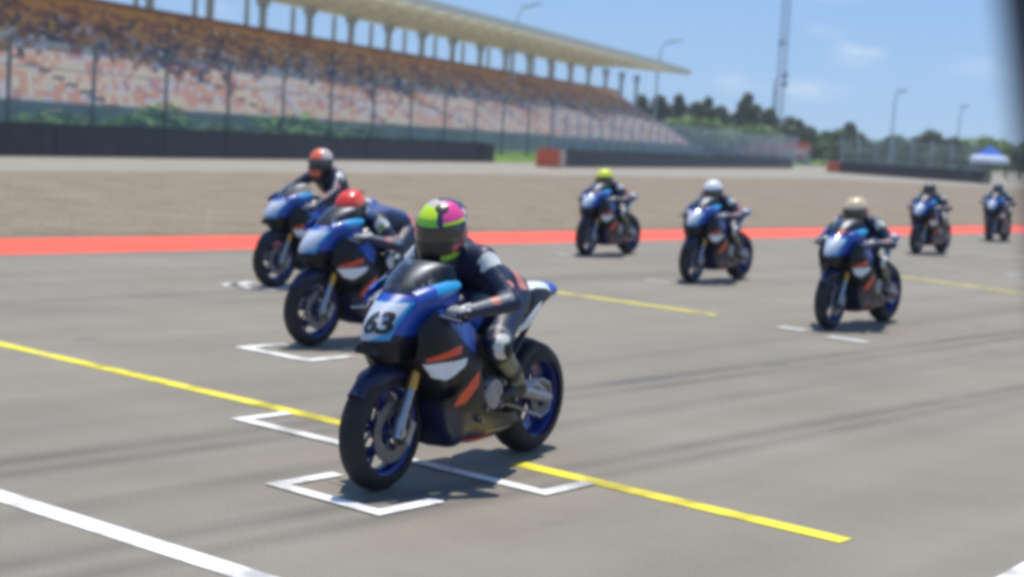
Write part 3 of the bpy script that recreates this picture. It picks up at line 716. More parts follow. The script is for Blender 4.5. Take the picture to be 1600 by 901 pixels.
        b = MB(); b.box((-0.20, s_ * 0.135, 0.43), (0.06, 0.014, 0.16), Matrix.Rotation(R(-20), 3, 'Y')); b.tube([(-0.19, s_ * 0.14, 0.375), (-0.19, s_ * 0.235, 0.380)], 0.012, 8); b.build('foot_peg', M['alu'], root, smooth=True)
    return root

bike0 = make_bike()

# ------------------------------------------------------------------ riders
def remesh(mb, name, voxel, smooth_it):
    me = bpy.data.meshes.new(name); me.from_pydata(mb.v, [], mb.f)
    o = bpy.data.objects.new('tmp', me); COL.objects.link(o)
    r = o.modifiers.new('r', 'REMESH'); r.mode = 'VOXEL'; r.voxel_size = voxel; r.use_smooth_shade = True
    s = o.modifiers.new('s', 'SMOOTH'); s.factor = 0.5; s.iterations = smooth_it
    dg = bpy.context.evaluated_depsgraph_get(); out = bpy.data.meshes.new_from_object(o.evaluated_get(dg)); out.name = name
    bpy.data.objects.remove(o); bpy.data.meshes.remove(me)
    return out

def chain_balls(mb, pts, n=7):
    for (a, ra), (b, rb) in zip(pts[:-1], pts[1:]):
        a, b = Vector(a), Vector(b)
        k = max(n, int((b - a).length / (min(ra, rb) * 0.35)))
        for i in range(k + 1):
            t = i / k; mb.ball(a.lerp(b, t), ra + (rb - ra) * t, n=7)

POSES = {
    'lead': dict(pelvis=(-0.32, 0.92), waist=(-0.20, 0.975), chest=(-0.02, 1.04), upper=(0.10, 1.098), sh=(0.13, 0.18, 1.118), neck=(0.20, 1.165), head=(0.255, 1.265), elbow=(0.17, 0.395, 0.93), tilt=14, turn=4),
    'mid': dict(pelvis=(-0.32, 0.93), waist=(-0.20, 0.98), chest=(-0.02, 1.02), upper=(0.10, 1.06), sh=(0.13, 0.185, 1.075), neck=(0.19, 1.10), head=(0.24, 1.185), elbow=(0.15, 0.39, 0.88), tilt=12, turn=0),
    'tuck': dict(pelvis=(-0.33, 0.93), waist=(-0.20, 0.985), chest=(-0.01, 1.00), upper=(0.12, 0.99), sh=(0.16, 0.185, 0.985), neck=(0.23, 1.01), head=(0.31, 1.09), elbow=(0.10, 0.36, 0.81), tilt=24, turn=8),
    'up': dict(pelvis=(-0.31, 0.93), waist=(-0.26, 1.02), chest=(-0.16, 1.12), upper=(-0.07, 1.195), sh=(-0.05, 0.185, 1.21), neck=(-0.01, 1.255), head=(0.045, 1.345), elbow=(0.17, 0.33, 1.03), tilt=6, turn=12),
}
HAND = (0.452, 0.255, 0.868)
def body_mesh(pose, key, back, white=True):
    P = POSES[pose]; b = MB()
    V = lambda k, y=0: (P[k][0], y, P[k][1])
    chain_balls(b, [(V('pelvis'), 0.120), (V('waist'), 0.118), (V('chest'), 0.135), (V('upper'), 0.125), (V('neck'), 0.065), ((P['head'][0] - 0.01, 0, P['head'][1]), 0.085)])
    for s_ in (-1, 1):
        chain_balls(b, [(V('pelvis', s_ * 0.065), 0.118), (V('waist', s_ * 0.045), 0.110), (V('chest', s_ * 0.07), 0.118), (V('upper', s_ * 0.09), 0.105), ((P['sh'][0], s_ * P['sh'][1], P['sh'][2]), 0.078)])
        wr = (HAND[0] - 0.055, s_ * (HAND[1] + 0.015), HAND[2] + 0.015); el = (P['elbow'][0], s_ * P['elbow'][1], P['elbow'][2])
        sh = (P['sh'][0], s_ * P['sh'][1], P['sh'][2])
        mid = Vector(el).lerp(Vector(wr), 0.3)
        chain_balls(b, [(sh, 0.076), (tuple(Vector(sh).lerp(Vector(el), 0.45)), 0.060), (el, 0.049), (tuple(mid), 0.050), (wr, 0.035)])
        hip = (P['pelvis'][0] + 0.03, s_ * 0.10, P['pelvis'][1] - 0.03); kn = (0.10, s_ * 0.262, 0.69); an = (-0.235, s_ * 0.20, 0.47)
        chain_balls(b, [(hip, 0.112), (tuple(Vector(hip).lerp(Vector(kn), 0.5)), 0.090), (kn, 0.068), (tuple(Vector(kn).lerp(Vector(an), 0.35)), 0.062), (an, 0.045)])
    # speed hump between the shoulder blades
    n_ = (Vector(V('upper')) - Vector(V('chest'))).normalized(); upn = Vector((-n_.z, 0, n_.x))
    chain_balls(b, [(Vector(V('chest')) + upn * 0.05, 0.09), (Vector(V('upper')) + upn * 0.07, 0.075)])
    me = remesh(b, 'person', 0.009, 9)
    mats = [M['suit'], M['suitwhite'], M['suitgrey'], M['suitpink'], M['suitolive'], M['suitgreen'], back, M['suitblack']]
    for m in mats: me.materials.append(m)
    sh = Vector(P['sh']); el = Vector(P['elbow']); wr = Vector((HAND[0] - 0.05, HAND[1], HAND[2])); kn = Vector((0.10, 0.262, 0.69)); an = Vector((-0.235, 0.20, 0.47))
    hipv = Vector((P['pelvis'][0] + 0.03, 0.10, P['pelvis'][1] - 0.03))
    def seg(c, a, d):
        t = max(0, min(1, (c - a).dot(d - a) / (d - a).length_squared)); return (c - a.lerp(d, t)).length, t
    ci = []
    for p in me.polygons:
        c = Vector((p.center.x, abs(p.center.y), p.center.z)); k = 0
        tors = min(seg(c, Vector(V('pelvis')), Vector(V('chest')))[0], seg(c, Vector(V('chest')), Vector(V('upper')))[0])
        da, ta = seg(c, sh, el); db, tb = seg(c, el, wr); dc, tcc = seg(c, kn, an); dk = (c - kn).length
        dth, tth = seg(c, hipv, kn)
        if db < 0.075 and tb > 0.02:
            top_ = c.z > el.lerp(wr, tb).z + 0.018
            k = (3 if 0.30 < tb < 0.48 else 2) if top_ else 0
        elif da < 0.092 and ta > 0.12:
            k = 0
            if ta < 0.30 and c.y > sh.y + 0.035 and (c - (sh + Vector((0.03, 0.06, -0.01)))).length < 0.062: k = 5 if (c - (sh + Vector((0.035, 0.065, -0.025)))).length < 0.030 else 1
            elif 0.66 < ta < 0.80 and c.y > sh.lerp(el, ta).y + 0.03: k = 3
        elif da < 0.092 and white and (c - (sh + Vector((0.03, 0.06, -0.01)))).length < 0.062: k = 5 if (c - (sh + Vector((0.035, 0.065, -0.025)))).length < 0.030 else 1
        elif dk < 0.088 and (c.x > kn.x - 0.06):
            dd = (c - (kn + Vector((-0.005, 0.065, 0.0)))).length
            k = 5 if dd < 0.026 else (1 if dd < 0.075 else 0)
        elif dc < 0.085: k = 4 if (c.y > kn.lerp(an, tcc).y + 0.01 and 0.22 < tcc < 0.62) else 7
        elif dth < 0.13 and tth > 0.1: k = 0 if tth < 0.82 or c.z < 0.7 else 2
        else:
            ref = Vector(V('chest')).lerp(Vector(V('upper')), 0.5)
            if p.normal.z > 0.45 and c.y < 0.14: k = 6
            if abs(c.x - P['pelvis'][0] - 0.03) < 0.035 and c.y > 0.08 and c.z > 0.95: k = 3
        ci.append(k)
    me.polygons.foreach_set('material_index', ci)
    me.polygons.foreach_set('use_smooth', [True] * len(ci)); me.update()
    return me

def glove_mesh(s_):
    b = MB(); H = Vector((HAND[0], HAND[1], HAND[2])); bar0, bar1 = Vector((0.482, 0.185, 0.870)), Vector((0.455, 0.315, 0.854)); d = (bar1 - bar0).normalized()
    # palm lies behind and over the grip, fingers wrap over the front and under it
    c = bar0.lerp(bar1, 0.52)
    for i in range(5):
        q = c + d * (-0.036 + 0.018 * i); chain_balls(b, [(q + Vector((-0.062, 0, 0.026)), 0.018), (q + Vector((-0.020, 0, 0.028)), 0.018)], 3)
    chain_balls(b, [(c + Vector((-0.115, 0.005, 0.022)), 0.040), (c + Vector((-0.055, 0, 0.024)), 0.028)], 5)
    for i, ln in enumerate((0.92, 1.0, 0.95, 0.8)):
        q = c + d * (-0.036 + 0.0245 * i)
        pts = []
        for j, ang in enumerate((115, 60, 0, -62)):
            rr = 0.031
            pts.append((q + Vector((math.cos(R(ang)) * rr * (ln if j > 1 else 1), 0, math.sin(R(ang)) * rr)), 0.0108 - 0.0009 * j))
        chain_balls(b, pts, 4)
    chain_balls(b, [(c - d * 0.035 + Vector((-0.055, 0, 0.010)), 0.015), (c - d * 0.056 + Vector((-0.030, 0, -0.010)), 0.0125), (c - d * 0.052 + Vector((0.002, 0, -0.026)), 0.0105)], 4)
    b.v = [(v[0], v[1] * s_, v[2]) for v in b.v]
    me = remesh(b, 'glove', 0.0045, 3)
    for m in (M['suitgrey'], M['suitblack'], M['suitwhite']): me.materials.append(m)
    me.polygons.foreach_set('material_index', [2 if (p.normal.z > 0.5 and p.center.x < 0.44) else (0 if p.center.x < 0.40 or p.normal.z > 0.3 else 1) for p in me.polygons])
    me.polygons.foreach_set('use_smooth', [True] * len(me.polygons))
    return me

def boot_mesh(s_):
    b = MB(); y = 0.20
    chain_balls(b, [((-0.145, y + 0.015, 0.545), 0.056), ((-0.20, y + 0.005, 0.495), 0.052), ((-0.250, y, 0.445), 0.046), ((-0.275, y, 0.420), 0.040)])
    chain_balls(b, [((-0.265, y, 0.425), 0.040), ((-0.19, y + 0.004, 0.428), 0.038), ((-0.10, y + 0.010, 0.412), 0.032), ((-0.05, y + 0.014, 0.403), 0.024)])
    b.v = [(v[0], v[1] * s_, v[2]) for v in b.v]
    me = remesh(b, 'boot', 0.008, 3)
    for m in (M['suitolive'], M['suitblack'], M['suitwhite']): me.materials.append(m)
    me.polygons.foreach_set('material_index', [1 if p.center.z < 0.425 or p.center.z > 0.52 else (0 if p.center.z > 0.455 else 1) for p in me.polygons])
    me.polygons.foreach_set('use_smooth', [True] * len(me.polygons))
    return me

def helmet(parent, pose, style, names):
    P = POSES[pose]
    ring = [(0.150, 0.012, 0.010, -0.010), (0.146, 0.050, 0.044, -0.012), (0.128, 0.092, 0.078, -0.014), (0.090, 0.130, 0.108, -0.012), (0.040, 0.149, 0.125, -0.006), (-0.010, 0.153, 0.129, 0.0), (-0.055, 0.148, 0.124, 0.006), (-0.095, 0.138, 0.112, 0.014), (-0.122, 0.122, 0.098, 0.022), (-0.134, 0.098, 0.080, 0.024)]
    rows = []
    for (z, rx, ry, cx) in ring:
        row = []
        for k in range(12):
            a = 2 * math.pi * k / 12
            zz = z
            x = cx + rx * math.cos(a); y = ry * math.sin(a)
            if z < -0.05: # chin juts, nape is cut higher
                zz = z - 0.012 * max(0, math.cos(a)) + 0.035 * max(0, -math.cos(a))
                x += 0.008 * max(0, math.cos(a))
            row.append((x, y, zz))
        rows.append(row)
    o = surf('helmet', rows, 90, 0, [HM[n] for n in names], lambda c: style(c), parent, closed=True)
    me = o.data
    o.location = (P['head'][0], 0, P['head'][1]); o.rotation_euler = (0, R(P['tilt']), R(P['turn']))
    # visor
    rows = []
    for (z, k) in ((0.046, 1.0), (0.02, 1.0), (-0.012, 1.0), (-0.045, 1.0)):
        z0 = z; rx = float(np.interp(-z0, [-0.09, -0.04, 0.01, 0.055], [0.130, 0.149, 0.153, 0.148])) + 0.004; ry = float(np.interp(-z0, [-0.09, -0.04, 0.01, 0.055], [0.108, 0.125, 0.129, 0.124])) + 0.004
        rows.append([(rx * math.cos(a) - 0.002, ry * math.sin(a), z0 - 0.004 * math.cos(a)) for a in np.linspace(R(-82), R(82), 11)])
    surf('visor', rows, 12, 40, [M['visor']], None, o, thick=0.003)
    b = MB(); b.box((-0.13, 0, 0.095), (0.07, 0.13, 0.016), Matrix.Rotation(R(-35), 3, 'Y'), taper=0.8); b.build('spoiler', HM[names[-1]], o)
    return o

def st_lead(c):      # names: neon, lime, pink, black, rose, silver
    a = math.degrees(math.atan2(c.y, c.x)); z = c.z
    if z > 0.050:
        if (c - Vector((0.06, 0.045, 0.125))).length < 0.034: return 3
        if 22 < a < 36 and z < 0.13: return 6
        if 36 <= a < 112 and c.y > 0.03 and z > 0.062: return 2
        if a >= 112 or a < -130: return 7 if 0.07 < z < 0.10 and a > 0 else 6
        if z < 0.085 and a < 20: return 1
        if z > 0.135: return 7
        return 0
    if abs(a) < 78 and z > -0.05: return 3
    if z < -0.098 and abs(a) < 95: return 1 if 25 < abs(a) < 75 else 3
    if 50 < a < 105 and -0.10 < z < 0.03 and abs((z + 0.04) - (a - 78) * 0.0016) < 0.026: return 4
    if a > 105: return 5 if z > -0.02 and a < 135 else 3
    return 3
def st_red(c):       # red, black, orange, silver
    a = math.degrees(math.atan2(c.y, c.x)); z = c.z
    if z > 0.045: return 2 if (abs(a) > 70 and z < 0.10) else 0
    if z > 0.03 and abs(a) < 80: return 3
    return 1
def st_three(c):     # black, red, silver
    a = math.degrees(math.atan2(c.y, c.x)); z = c.z
    if z > 0.05: return 1 if (a < 40 and c.x > -0.05) else 2
    if z < -0.07 and abs(a) < 30: return 1
    return 0
def st_yel(c):       # yellow, darkgreen, black
    a = math.degrees(math.atan2(c.y, c.x)); z = c.z
    return 0 if z > 0.050 else (1 if z < -0.05 or abs(a) > 90 else 2)
def st_white(c): return 0 if c.z > 0.048 else 1
def st_cream(c): return 0 if c.z > 0.055 else (2 if math.atan2(c.y, c.x) > 1.3 and c.z > -0.03 else 1)
def st_black(c): return 0 if c.z > -0.03 else 1

GL = {s_: glove_mesh(s_) for s_ in (-1, 1)}; BT = {s_: boot_mesh(s_) for s_ in (-1, 1)}
BODY = {'lead': body_mesh('lead', 'lead', M['suit']), 'mid': body_mesh('mid', 'mid', M['suit']), 'tuck': body_mesh('tuck', 'tuck', M['suitblue']), 'up': body_mesh('up', 'up', M['suit'])}

def slider_mesh(s_):
    b = MB(); b.ball((0.085, s_ * 0.335, 0.675), 0.030, n=8, sc=(1.1, 0.45, 1.4)); return b.mesh('knee_slider', M['suitblack'], True)
SL = {s_: slider_mesh(s_) for s_ in (-1, 1)}

def place(F_px, yaw_deg, off=0.0):
    """front contact pixel -> bike origin and heading; the bike points back down the straight"""
    F = G(*F_px); h = R(yaw_deg); e = Vector((-math.sin(h), -math.cos(h), 0))
    return F - e * 0.69, math.atan2(e.y, e.x), e

RID = [
 # front contact px, heading, pose, number, helmet style, names, labels
 ((591, 764), 31, 'lead', '63', st_lead, ('neon', 'lime', 'pink', 'black', 'rose', 'silver', 'navyh', 'silver', 'black'),
  'blue and black race motorcycle number 63 leading the grid, largest in view', 'rider in navy leathers and a yellow green and pink helmet on the leading motorcycle'),
 ((486, 540), 37, 'tuck', None, st_red, ('red', 'black', 'orange', 'silver', 'black'),
  'race motorcycle just behind the leading one, ridden by the crouched rider in a red helmet', 'rider in a bright red and orange helmet crouched low over the tank'),
 ((427, 449), 36, 'up', None, st_three, ('black', 'orange', 'silver', 'black'),
  'race motorcycle under the rider sitting upright, nearest the red edge stripe of the left three', 'rider sitting upright in a black helmet with orange red and pale crown'),
 ((915, 400), 31, 'mid', None, st_yel, ('yellow', 'darkgreen', 'black', 'black'),
  'race motorcycle ridden by the rider with the plain bright yellow helmet', 'rider with a plain bright yellow helmet crown and dark green lower helmet'),
 ((1079, 442), 33.5, 'mid', None, st_white, ('white', 'black', 'black'),
  'race motorcycle ridden by the rider with a white topped helmet', 'rider in dark leathers with a white topped black helmet'),
 ((1294, 514), 35.5, 'mid', None, st_cream, ('cream', 'black', 'orange', 'black'),
  'race motorcycle ridden by the rider with a cream gold helmet, nearest on the right side', 'rider with a cream gold crown on a black helmet'),
 ((1431, 397), 34, 'mid', None, st_black, ('black', 'navyh', 'black'),
  'race motorcycle ridden by the rider in an all black helmet', 'rider in an all black helmet and navy leathers'),
 ((1545, 377), 31, 'mid', None, st_black, ('navyh', 'black', 'black'),
  'last race motorcycle of the grid, smallest in view, near the blue canopy', 'rider in a dark navy helmet on the last and farthest motorcycle'),
]
for i, (px, yaw, pose, num, style, names, bl, rl) in enumerate(RID):
    loc, rz, e = place(px, yaw)
    b = bike0 if i == 0 else copy_tree(bike0)
    b.location = loc; b.rotation_euler = (0, 0, rz)
    tag(b, bl, 'motorcycle', 'race motorcycles rolling up to the start grid')
    if i == 0:
        nose0 = [c for c in b.children if c.name.startswith('nose_fairing')][0]
    p = link('person', BODY[pose]); p.location = loc; p.rotation_euler = (0, 0, rz)
    tag(p, rl, 'person', 'motorcycle riders')
    helmet(p, pose, style, names)
    for s_ in (-1, 1):
        link('glove', GL[s_], p); link('boot', BT[s_], p); link('knee_slider', SL[s_], p)
link('race_number', number_mesh('63', nose0.data), nose0)

# ------------------------------------------------------------------ tyre barriers
def barrier(A, B, h, label, depth=1.0):
    d = B - A; Ln = d.length; d.normalize(); rz = math.atan2(d.y, d.x)
    root = empty('tyre_barrier', A, rz); tag(root, label, 'barrier', 'dark tyre barriers along the run-off')
    n = max(2, int(Ln / 2.4)); st = Ln / n
    b = MB()
    for i in range(n):                              # belt panels bolted in overlapping lengths
        wob = random.uniform(-0.02, 0.02)
        b.box((st * (i + 0.5), -0.02 + wob, h * 0.48), (st * 1.0, 0.03, h * 0.96), m=0)
    b.build('belt', M['belt'], root)
    t = MB(); x = 0.31
    while x < Ln:
        for r_ in range(2):
            hh = h * (1.0 + random.uniform(-0.02, 0.05)); k = 5
            for q in range(k):
                z = hh * (q + 0.5) / k
                t.lathe([(0.18, hh / k * 0.30), (0.30, hh / k * 0.42), (0.33, 0), (0.30, -hh / k * 0.42), (0.18, -hh / k * 0.30)], c=(x, 0.36 + 0.62 * r_, z), n=8, axis='z')
        x += 0.64
    o = t.build('tyre_stacks', M['tyre'], root); o['kind'] = 'stuff'
    return root
c1 = 35.9
def Sx(px, p):
    """t on the line at distance p that shows at photo column px (near the horizon)"""
    lo, hi = -50.0, 600.0
    for _ in range(50):
        m_ = (lo + hi) / 2; v = S(m_, p, 1.0) - CAM
        x = 800 + FPX * v.dot(RT) / v.dot(FW) if v.dot(FW) > 1 else -1e5
        if x < px: lo = m_
        else: hi = m_
    return lo
barrier(S(Sx(-130, c1), c1), S(Sx(772, c1), c1), 1.22, 'long dark tyre barrier on the left, below the grandstand')
barrier(S(Sx(878, 30.4), 30.4), S(Sx(1238, 30.4), 30.4), 1.10, 'dark tyre barrier in the middle, between the two orange blocks')
barrier(G(1312, 270), G(1536, 287), 1.15, 'dark tyre barrier on the right, in front of the blue canopy')

def block(px, py, label, w=1.45, h=1.12):
    r = empty('barrier_block', G(px, py), -FD + R(12)); tag(r, label, 'barrier block', 'orange blocks at the barrier ends')
    b = MB(); b.box((0, 0, h / 2), (w, 0.75, h), taper=0.96); b.box((0, -0.385, h * 0.72), (w * 0.92, 0.03, 0.12)); b.box((0, -0.385, h * 0.3), (w * 0.92, 0.03, 0.12)); b.build('body', M['orangeblock'], r)
    b = MB(); b.box((w / 2 + 0.16, 0, h / 2), (0.30, 0.70, h * 0.98)); b.build('end_pad', M['peach'], r)
block(856, 261, 'orange block beside the gap, at the start of the middle tyre barrier')
block(1301, 269, 'small orange block at the start of the right tyre barrier', 1.3, 1.15)

# ------------------------------------------------------------------ fences
def fence(A, B, sp, h, low, label, cant=0.0, base=0.0, upper='net', every_mat='galv'):
    d = B - A; Ln = d.length; d.normalize(); rz = math.atan2(d.y, d.x)
    root = empty('debris_fence', (A.x, A.y, base), rz); tag(root, label, 'fence', 'wire debris fences behind the barriers')
    n = int(Ln / sp); 
    for i in range(n + 1):
        b = MB(); x = i * sp
        b.tube([(x, 0, -0.3), (x, 0, h * 0.86), (x, -cant * 0.4, h * 0.95), (x, -cant, h)], 0.075, 8)
        b.box((x, 0, 0.02), (0.3, 0.3, 0.04))
        b.build('post', M[every_mat], root, smooth=True)
    def panel(z0, z1, m, y, name):
        q = MB(); q.add([(0, y, z0), (Ln, y, z0), (Ln, y, z1), (0, y, z1)], [(0, 1, 2, 3)]); return q.build(name, M[m], root)
    panel(0.0, low, 'weave', 0.085, 'woven_screen')
    panel(low, h * 0.93, upper, 0.085, 'wire_mesh')
    b = MB()
    for z in (0.06, low, (low + h) / 2, h * 0.93): b.tube([(0, 0.10, z), (Ln, 0.10, z)], 0.022, 6)
    b.build('rail', M[every_mat], root)
    return root
fp = 38.3; sp_ = fp / math.cos(FD) * 0.1283 / math.cos(FD)
tA = Sx(12, fp)
fence(S(tA - sp_ * 2, fp, 0), S(Sx(862, fp), fp, 0), sp_, 4.15, 1.55, 'tall wire debris fence with grey green screen below the grandstand', 0.25, 0.5)
fence(S(Sx(862, 32.2), 32.2), S(Sx(1246, 32.2), 32.2), 2.8, 3.7, 1.75, 'pale close posted debris fence behind the middle tyre barrier', 0.2, 0.0, 'netmid', 'lamppost')
fa, fb = G(1312, 270), G(1536, 287); fo = Vector((0.4, 1.6, 0))
fence(fa + fo, fb + fo, 3.0, 3.6, 1.2, 'low debris fence behind the right tyre barrier', 0.2, 0.0, 'netfine', 'lamppost')

# ------------------------------------------------------------------ grandstand
def seatmats():
    cols = {'cream': (0.80, 0.67, 0.48), 'peach': (0.76, 0.43, 0.28), 'pink': (0.60, 0.33, 0.28), 'pale': (0.72, 0.67, 0.62), 'lilac': (0.40, 0.36, 0.45), 'orange': (0.66, 0.31, 0.075), 'brown': (0.30, 0.135, 0.055), 'navy': (0.045, 0.05, 0.085), 'rust': (0.40, 0.14, 0.065)}
    return [mat('seat ' + k, v, 0.5) for k, v in cols.items()], list(cols)
SM, SN = seatmats()
gs = empty('grandstand', S(0, 0)); gs.rotation_euler = (0, 0, math.atan2(DD.y, DD.x)); tag(gs, 'long covered grandstand with orange and cream seats under a cream roof', 'grandstand')
def SL_(t, p, z): return (t, p, z)           # local: x along, y away from the track (DN is +90 deg of DD)
t0, t1 = 15, 0
P0, P1, Z0, Z1, NR = 44.5, 62.5, 1.75, 8.7, 22
TE = Sx(1086, 44.5); TE1 = Sx(952, 62.5)
def t_end(row):                               # upper rows stop earlier: the far end steps down
    f = row / (NR - 1); return TE + (TE1 - TE) * f
b = MB()
rd = (P1 - P0) / NR; rh = (Z1 - Z0) / NR
for i in range(NR):
    te = t_end(i) + 3
    b.box(((t0 + te) / 2, P0 + rd * (i + 0.5), (Z0 + rh * i) / 2), (te - t0, rd, Z0 + rh * i))
b.build('terraces', M['concrete'], gs)
seat = MB()
def nz2(a, b_, s=0): return math.sin(a * 1.3 + s) * math.cos(b_ * 1.7 + s * 2.1) + 0.5 * math.sin(a * 3.1 + b_ * 2.3 + s) + 0.3 * math.sin(a * 7.7 - b_ * 4.1)
for i in range(NR):
    f = i / (NR - 1); x = t0
    while x < t_end(i):
        ph = (x % 17.0)
        if ph > 15.9: x += 0.52; continue      # stairs
        w = nz2(x * 0.16, f * 5); w2 = nz2(x * 0.8, i * 0.9, 2.0)
        lvl = f + 0.10 * w + random.uniform(-0.09, 0.09)
        r_ = random.random()
        rb = (math.sin(math.floor(x / 1.6) * 12.9898 + math.floor(i / 1.5) * 78.233) * 43758.5453) % 1.0; r_ = 0.62 * rb + 0.38 * r_
        if lvl < 0.40: k = SN.index('cream' if r_ < 0.42 else 'peach' if r_ < 0.62 else 'pale' if r_ < 0.80 else 'pink' if r_ < 0.93 else 'lilac')
        elif lvl < 0.64:
            if w2 > 0.25: k = SN.index('navy' if r_ < 0.6 else 'brown' if r_ < 0.8 else 'lilac')
            else: k = SN.index('cream' if r_ < 0.25 else 'rust' if r_ < 0.5 else 'orange' if r_ < 0.75 else 'pink')
        else:
            if w2 > 0.7: k = SN.index('navy' if r_ < 0.5 else 'brown')
            else: k = SN.index('orange' if r_ < 0.50 else 'rust' if r_ < 0.75 else 'brown' if r_ < 0.93 else 'cream')
        if f > 0.93: k = SN.index('orange' if r_ < 0.7 else 'rust')
        y0, z0 = P0 + rd * (i + 0.42), Z0 + rh * i
        seat.add([(x, y0, z0 + 0.16), (x + 0.46, y0, z0 + 0.16), (x + 0.46, y0 + 0.30, z0 + 0.13), (x, y0 + 0.30, z0 + 0.13), (x, y0 + 0.38, z0 + 0.56), (x + 0.46, y0 + 0.38, z0 + 0.56),
                  (x, y0, z0 + 0.11), (x + 0.46, y0, z0 + 0.11), (x, y0 + 0.42, z0 + 0.08), (x + 0.46, y0 + 0.42, z0 + 0.08)],
                 [(0, 1, 2, 3), (3, 2, 5, 4), (0, 6, 7, 1), (4, 5, 9, 8)], k)
        x += 0.52
o = seat.build('seats', SM, gs); o['kind'] = 'stuff'
b = MB(); tw = TE + 3
b.box(((t0 + tw) / 2, P0 - 0.12, Z0 / 2 + 0.15), (tw - t0, 0.2, Z0 + 0.3)); b.build('front_wall', M['concrete'], gs)
b = MB(); te_ = t_end(NR - 1) + 3; b.box(((t0 + te_) / 2, P1 + 0.15, Z1 / 2 + 0.35), (te_ - t0, 0.2, Z1 + 0.5)); b.build('rear_wall', mat('brown rear parapet', (0.30, 0.14, 0.07), 0.7, var=0.15, vscale=0.5), gs)
# columns: one row behind the seats; slimmer outer row carrying the back edge
cp = 63.4; base_t = Sx(403, cp); csp = cp / math.cos(FD) * 0.1175 / math.cos(FD)
ROOFZ = 12.1
ks = range(-7, 15)
for k in ks:
    t_ = base_t + k * csp
    b = MB(); b.box((t_, cp, (ROOFZ) / 2), (0.50, 0.50, ROOFZ), taper=0.9); b.box((t_, cp, ROOFZ - 0.5), (0.9, 0.8, 0.9)); b.build('column', M['column'], gs)
for k in ks:
    t_ = base_t + (k + 0.45) * csp
    b = MB(); b.tube([(t_, 67, 0), (t_, 67, ROOFZ)], 0.20, 10); b.build('rear_column', M['column'], gs, smooth=True)
# roof
RT0, RT1 = t0 - 10, Sx(985, 57) 
tip = Sx(1066, 54)
def roofpoly(z, inset=0.0): return [(RT0, 52.4 + inset, z), (RT1 - 6, 52.4 + inset, z), (tip - inset, 53.5, z), (RT1 + 1, 62.6, z), (RT0, 62.6, z)]
b = MB(); v = roofpoly(ROOFZ + 0.05) + roofpoly(ROOFZ + 0.75)
b.add(v, [(0, 1, 2, 3, 4), (9, 8, 7, 6, 5), (0, 5, 6, 1), (1, 6, 7, 2), (2, 7, 8, 3), (3, 8, 9, 4), (4, 9, 5, 0)], [1, 0, 0, 0, 0, 0, 0]) if False else b.add(roofpoly(ROOFZ + 0.05) + roofpoly(ROOFZ + 0.75), [(0, 5, 6, 1), (1, 6, 7, 2), (2, 7, 8, 3), (3, 8, 9, 4), (4, 9, 5, 0)], 0)
rf = b.build('roof', [M['cream'], M['roofdark']], gs)
mm_ = bpy.data.materials.new('translucent roof membrane'); mm_.use_nodes = True; _t = mm_.node_tree; _t.nodes.clear()
_o = _t.nodes.new('ShaderNodeOutputMaterial'); _a = _t.nodes.new('ShaderNodeBsdfTranslucent'); _a.inputs[0].default_value = (0.85, 0.82, 0.68, 1); _d = _t.nodes.new('ShaderNodeBsdfDiffuse'); _d.inputs[0].default_value = (0.78, 0.75, 0.62, 1)
_x = _t.nodes.new('ShaderNodeMixShader'); _x.inputs[0].default_value = 0.28; _t.links.new(_d.outputs[0], _x.inputs[1]); _t.links.new(_a.outputs[0], _x.inputs[2]); _t.links.new(_x.outputs[0], _o.inputs[0])
b = MB(); b.add(roofpoly(ROOFZ + 0.75, 0.01), [(0, 1, 2, 3, 4)]); b.add([(RT0, 62.5, ROOFZ + 0.45), (RT1 + 0.8, 62.5, ROOFZ + 0.45), (RT1 + 2, 68.2, ROOFZ + 0.25), (RT0, 68.2, ROOFZ + 0.25)], [(0, 1, 2, 3)])
b.build('membrane', mm_, rf)
b = MB()
t_ = RT0 + 2
while t_ < RT1 - 2:
    b.add([(t_, 52.5, ROOFZ + 0.25), (t_, 67.8, ROOFZ + 0.23), (t_, 63.4, ROOFZ - 0.45), (t_, 57, ROOFZ - 0.35), (t_ + 0.25, 52.5, ROOFZ + 0.25), (t_ + 0.25, 67.8, ROOFZ + 0.23), (t_ + 0.25, 63.4, ROOFZ - 0.45), (t_ + 0.25, 57, ROOFZ - 0.35)],
          [(0, 1, 2, 3), (7, 6, 5, 4), (0, 3, 7, 4), (3, 2, 6, 7), (2, 1, 5, 6)])
    t_ += csp / 2
b.build('roof_beams', M['cream'], rf)
b = MB()
for p_ in (54, 57, 60): b.box(((RT0 + RT1) / 2, p_, ROOFZ - 0.12), (RT1 - RT0 - 4, 0.22, 0.3))
b.build('purlins', M['roofdark'], rf)
# far low bleacher with red and pale seats
def bleacher(A, B, h0, h1, label):
    d = B - A; Ln = d.length; d.normalize(); rz = math.atan2(d.y, d.x); r = empty('bleacher', A, rz); tag(r, label, 'bleacher')
    b = MB(); nr = 8
    for i in range(nr): b.box((Ln / 2, 0.8 * i + 0.4, (h0 + (h1 - h0) * i / nr) / 2), (Ln, 0.8, h0 + (h1 - h0) * i / nr))
    b.build('terraces', M['concrete'], r)
    s = MB()
    for i in range(nr):
        x = 0.2; z0 = h0 + (h1 - h0) * i / nr
        while x < Ln - 0.5:
            k = 0 if random.random() < 0.55 else (1 if random.random() < 0.3 else 2)
            if x > Ln - 4 and i > 4: k = 1
            s.box((x + 0.25, 0.8 * i + 0.5, z0 + 0.25), (0.46, 0.35, 0.5), m=k); x += 0.55
    o = s.build('seats', [SM[SN.index('pink')], M['orangeblock'], SM[SN.index('pale')]], r); o['kind'] = 'stuff'


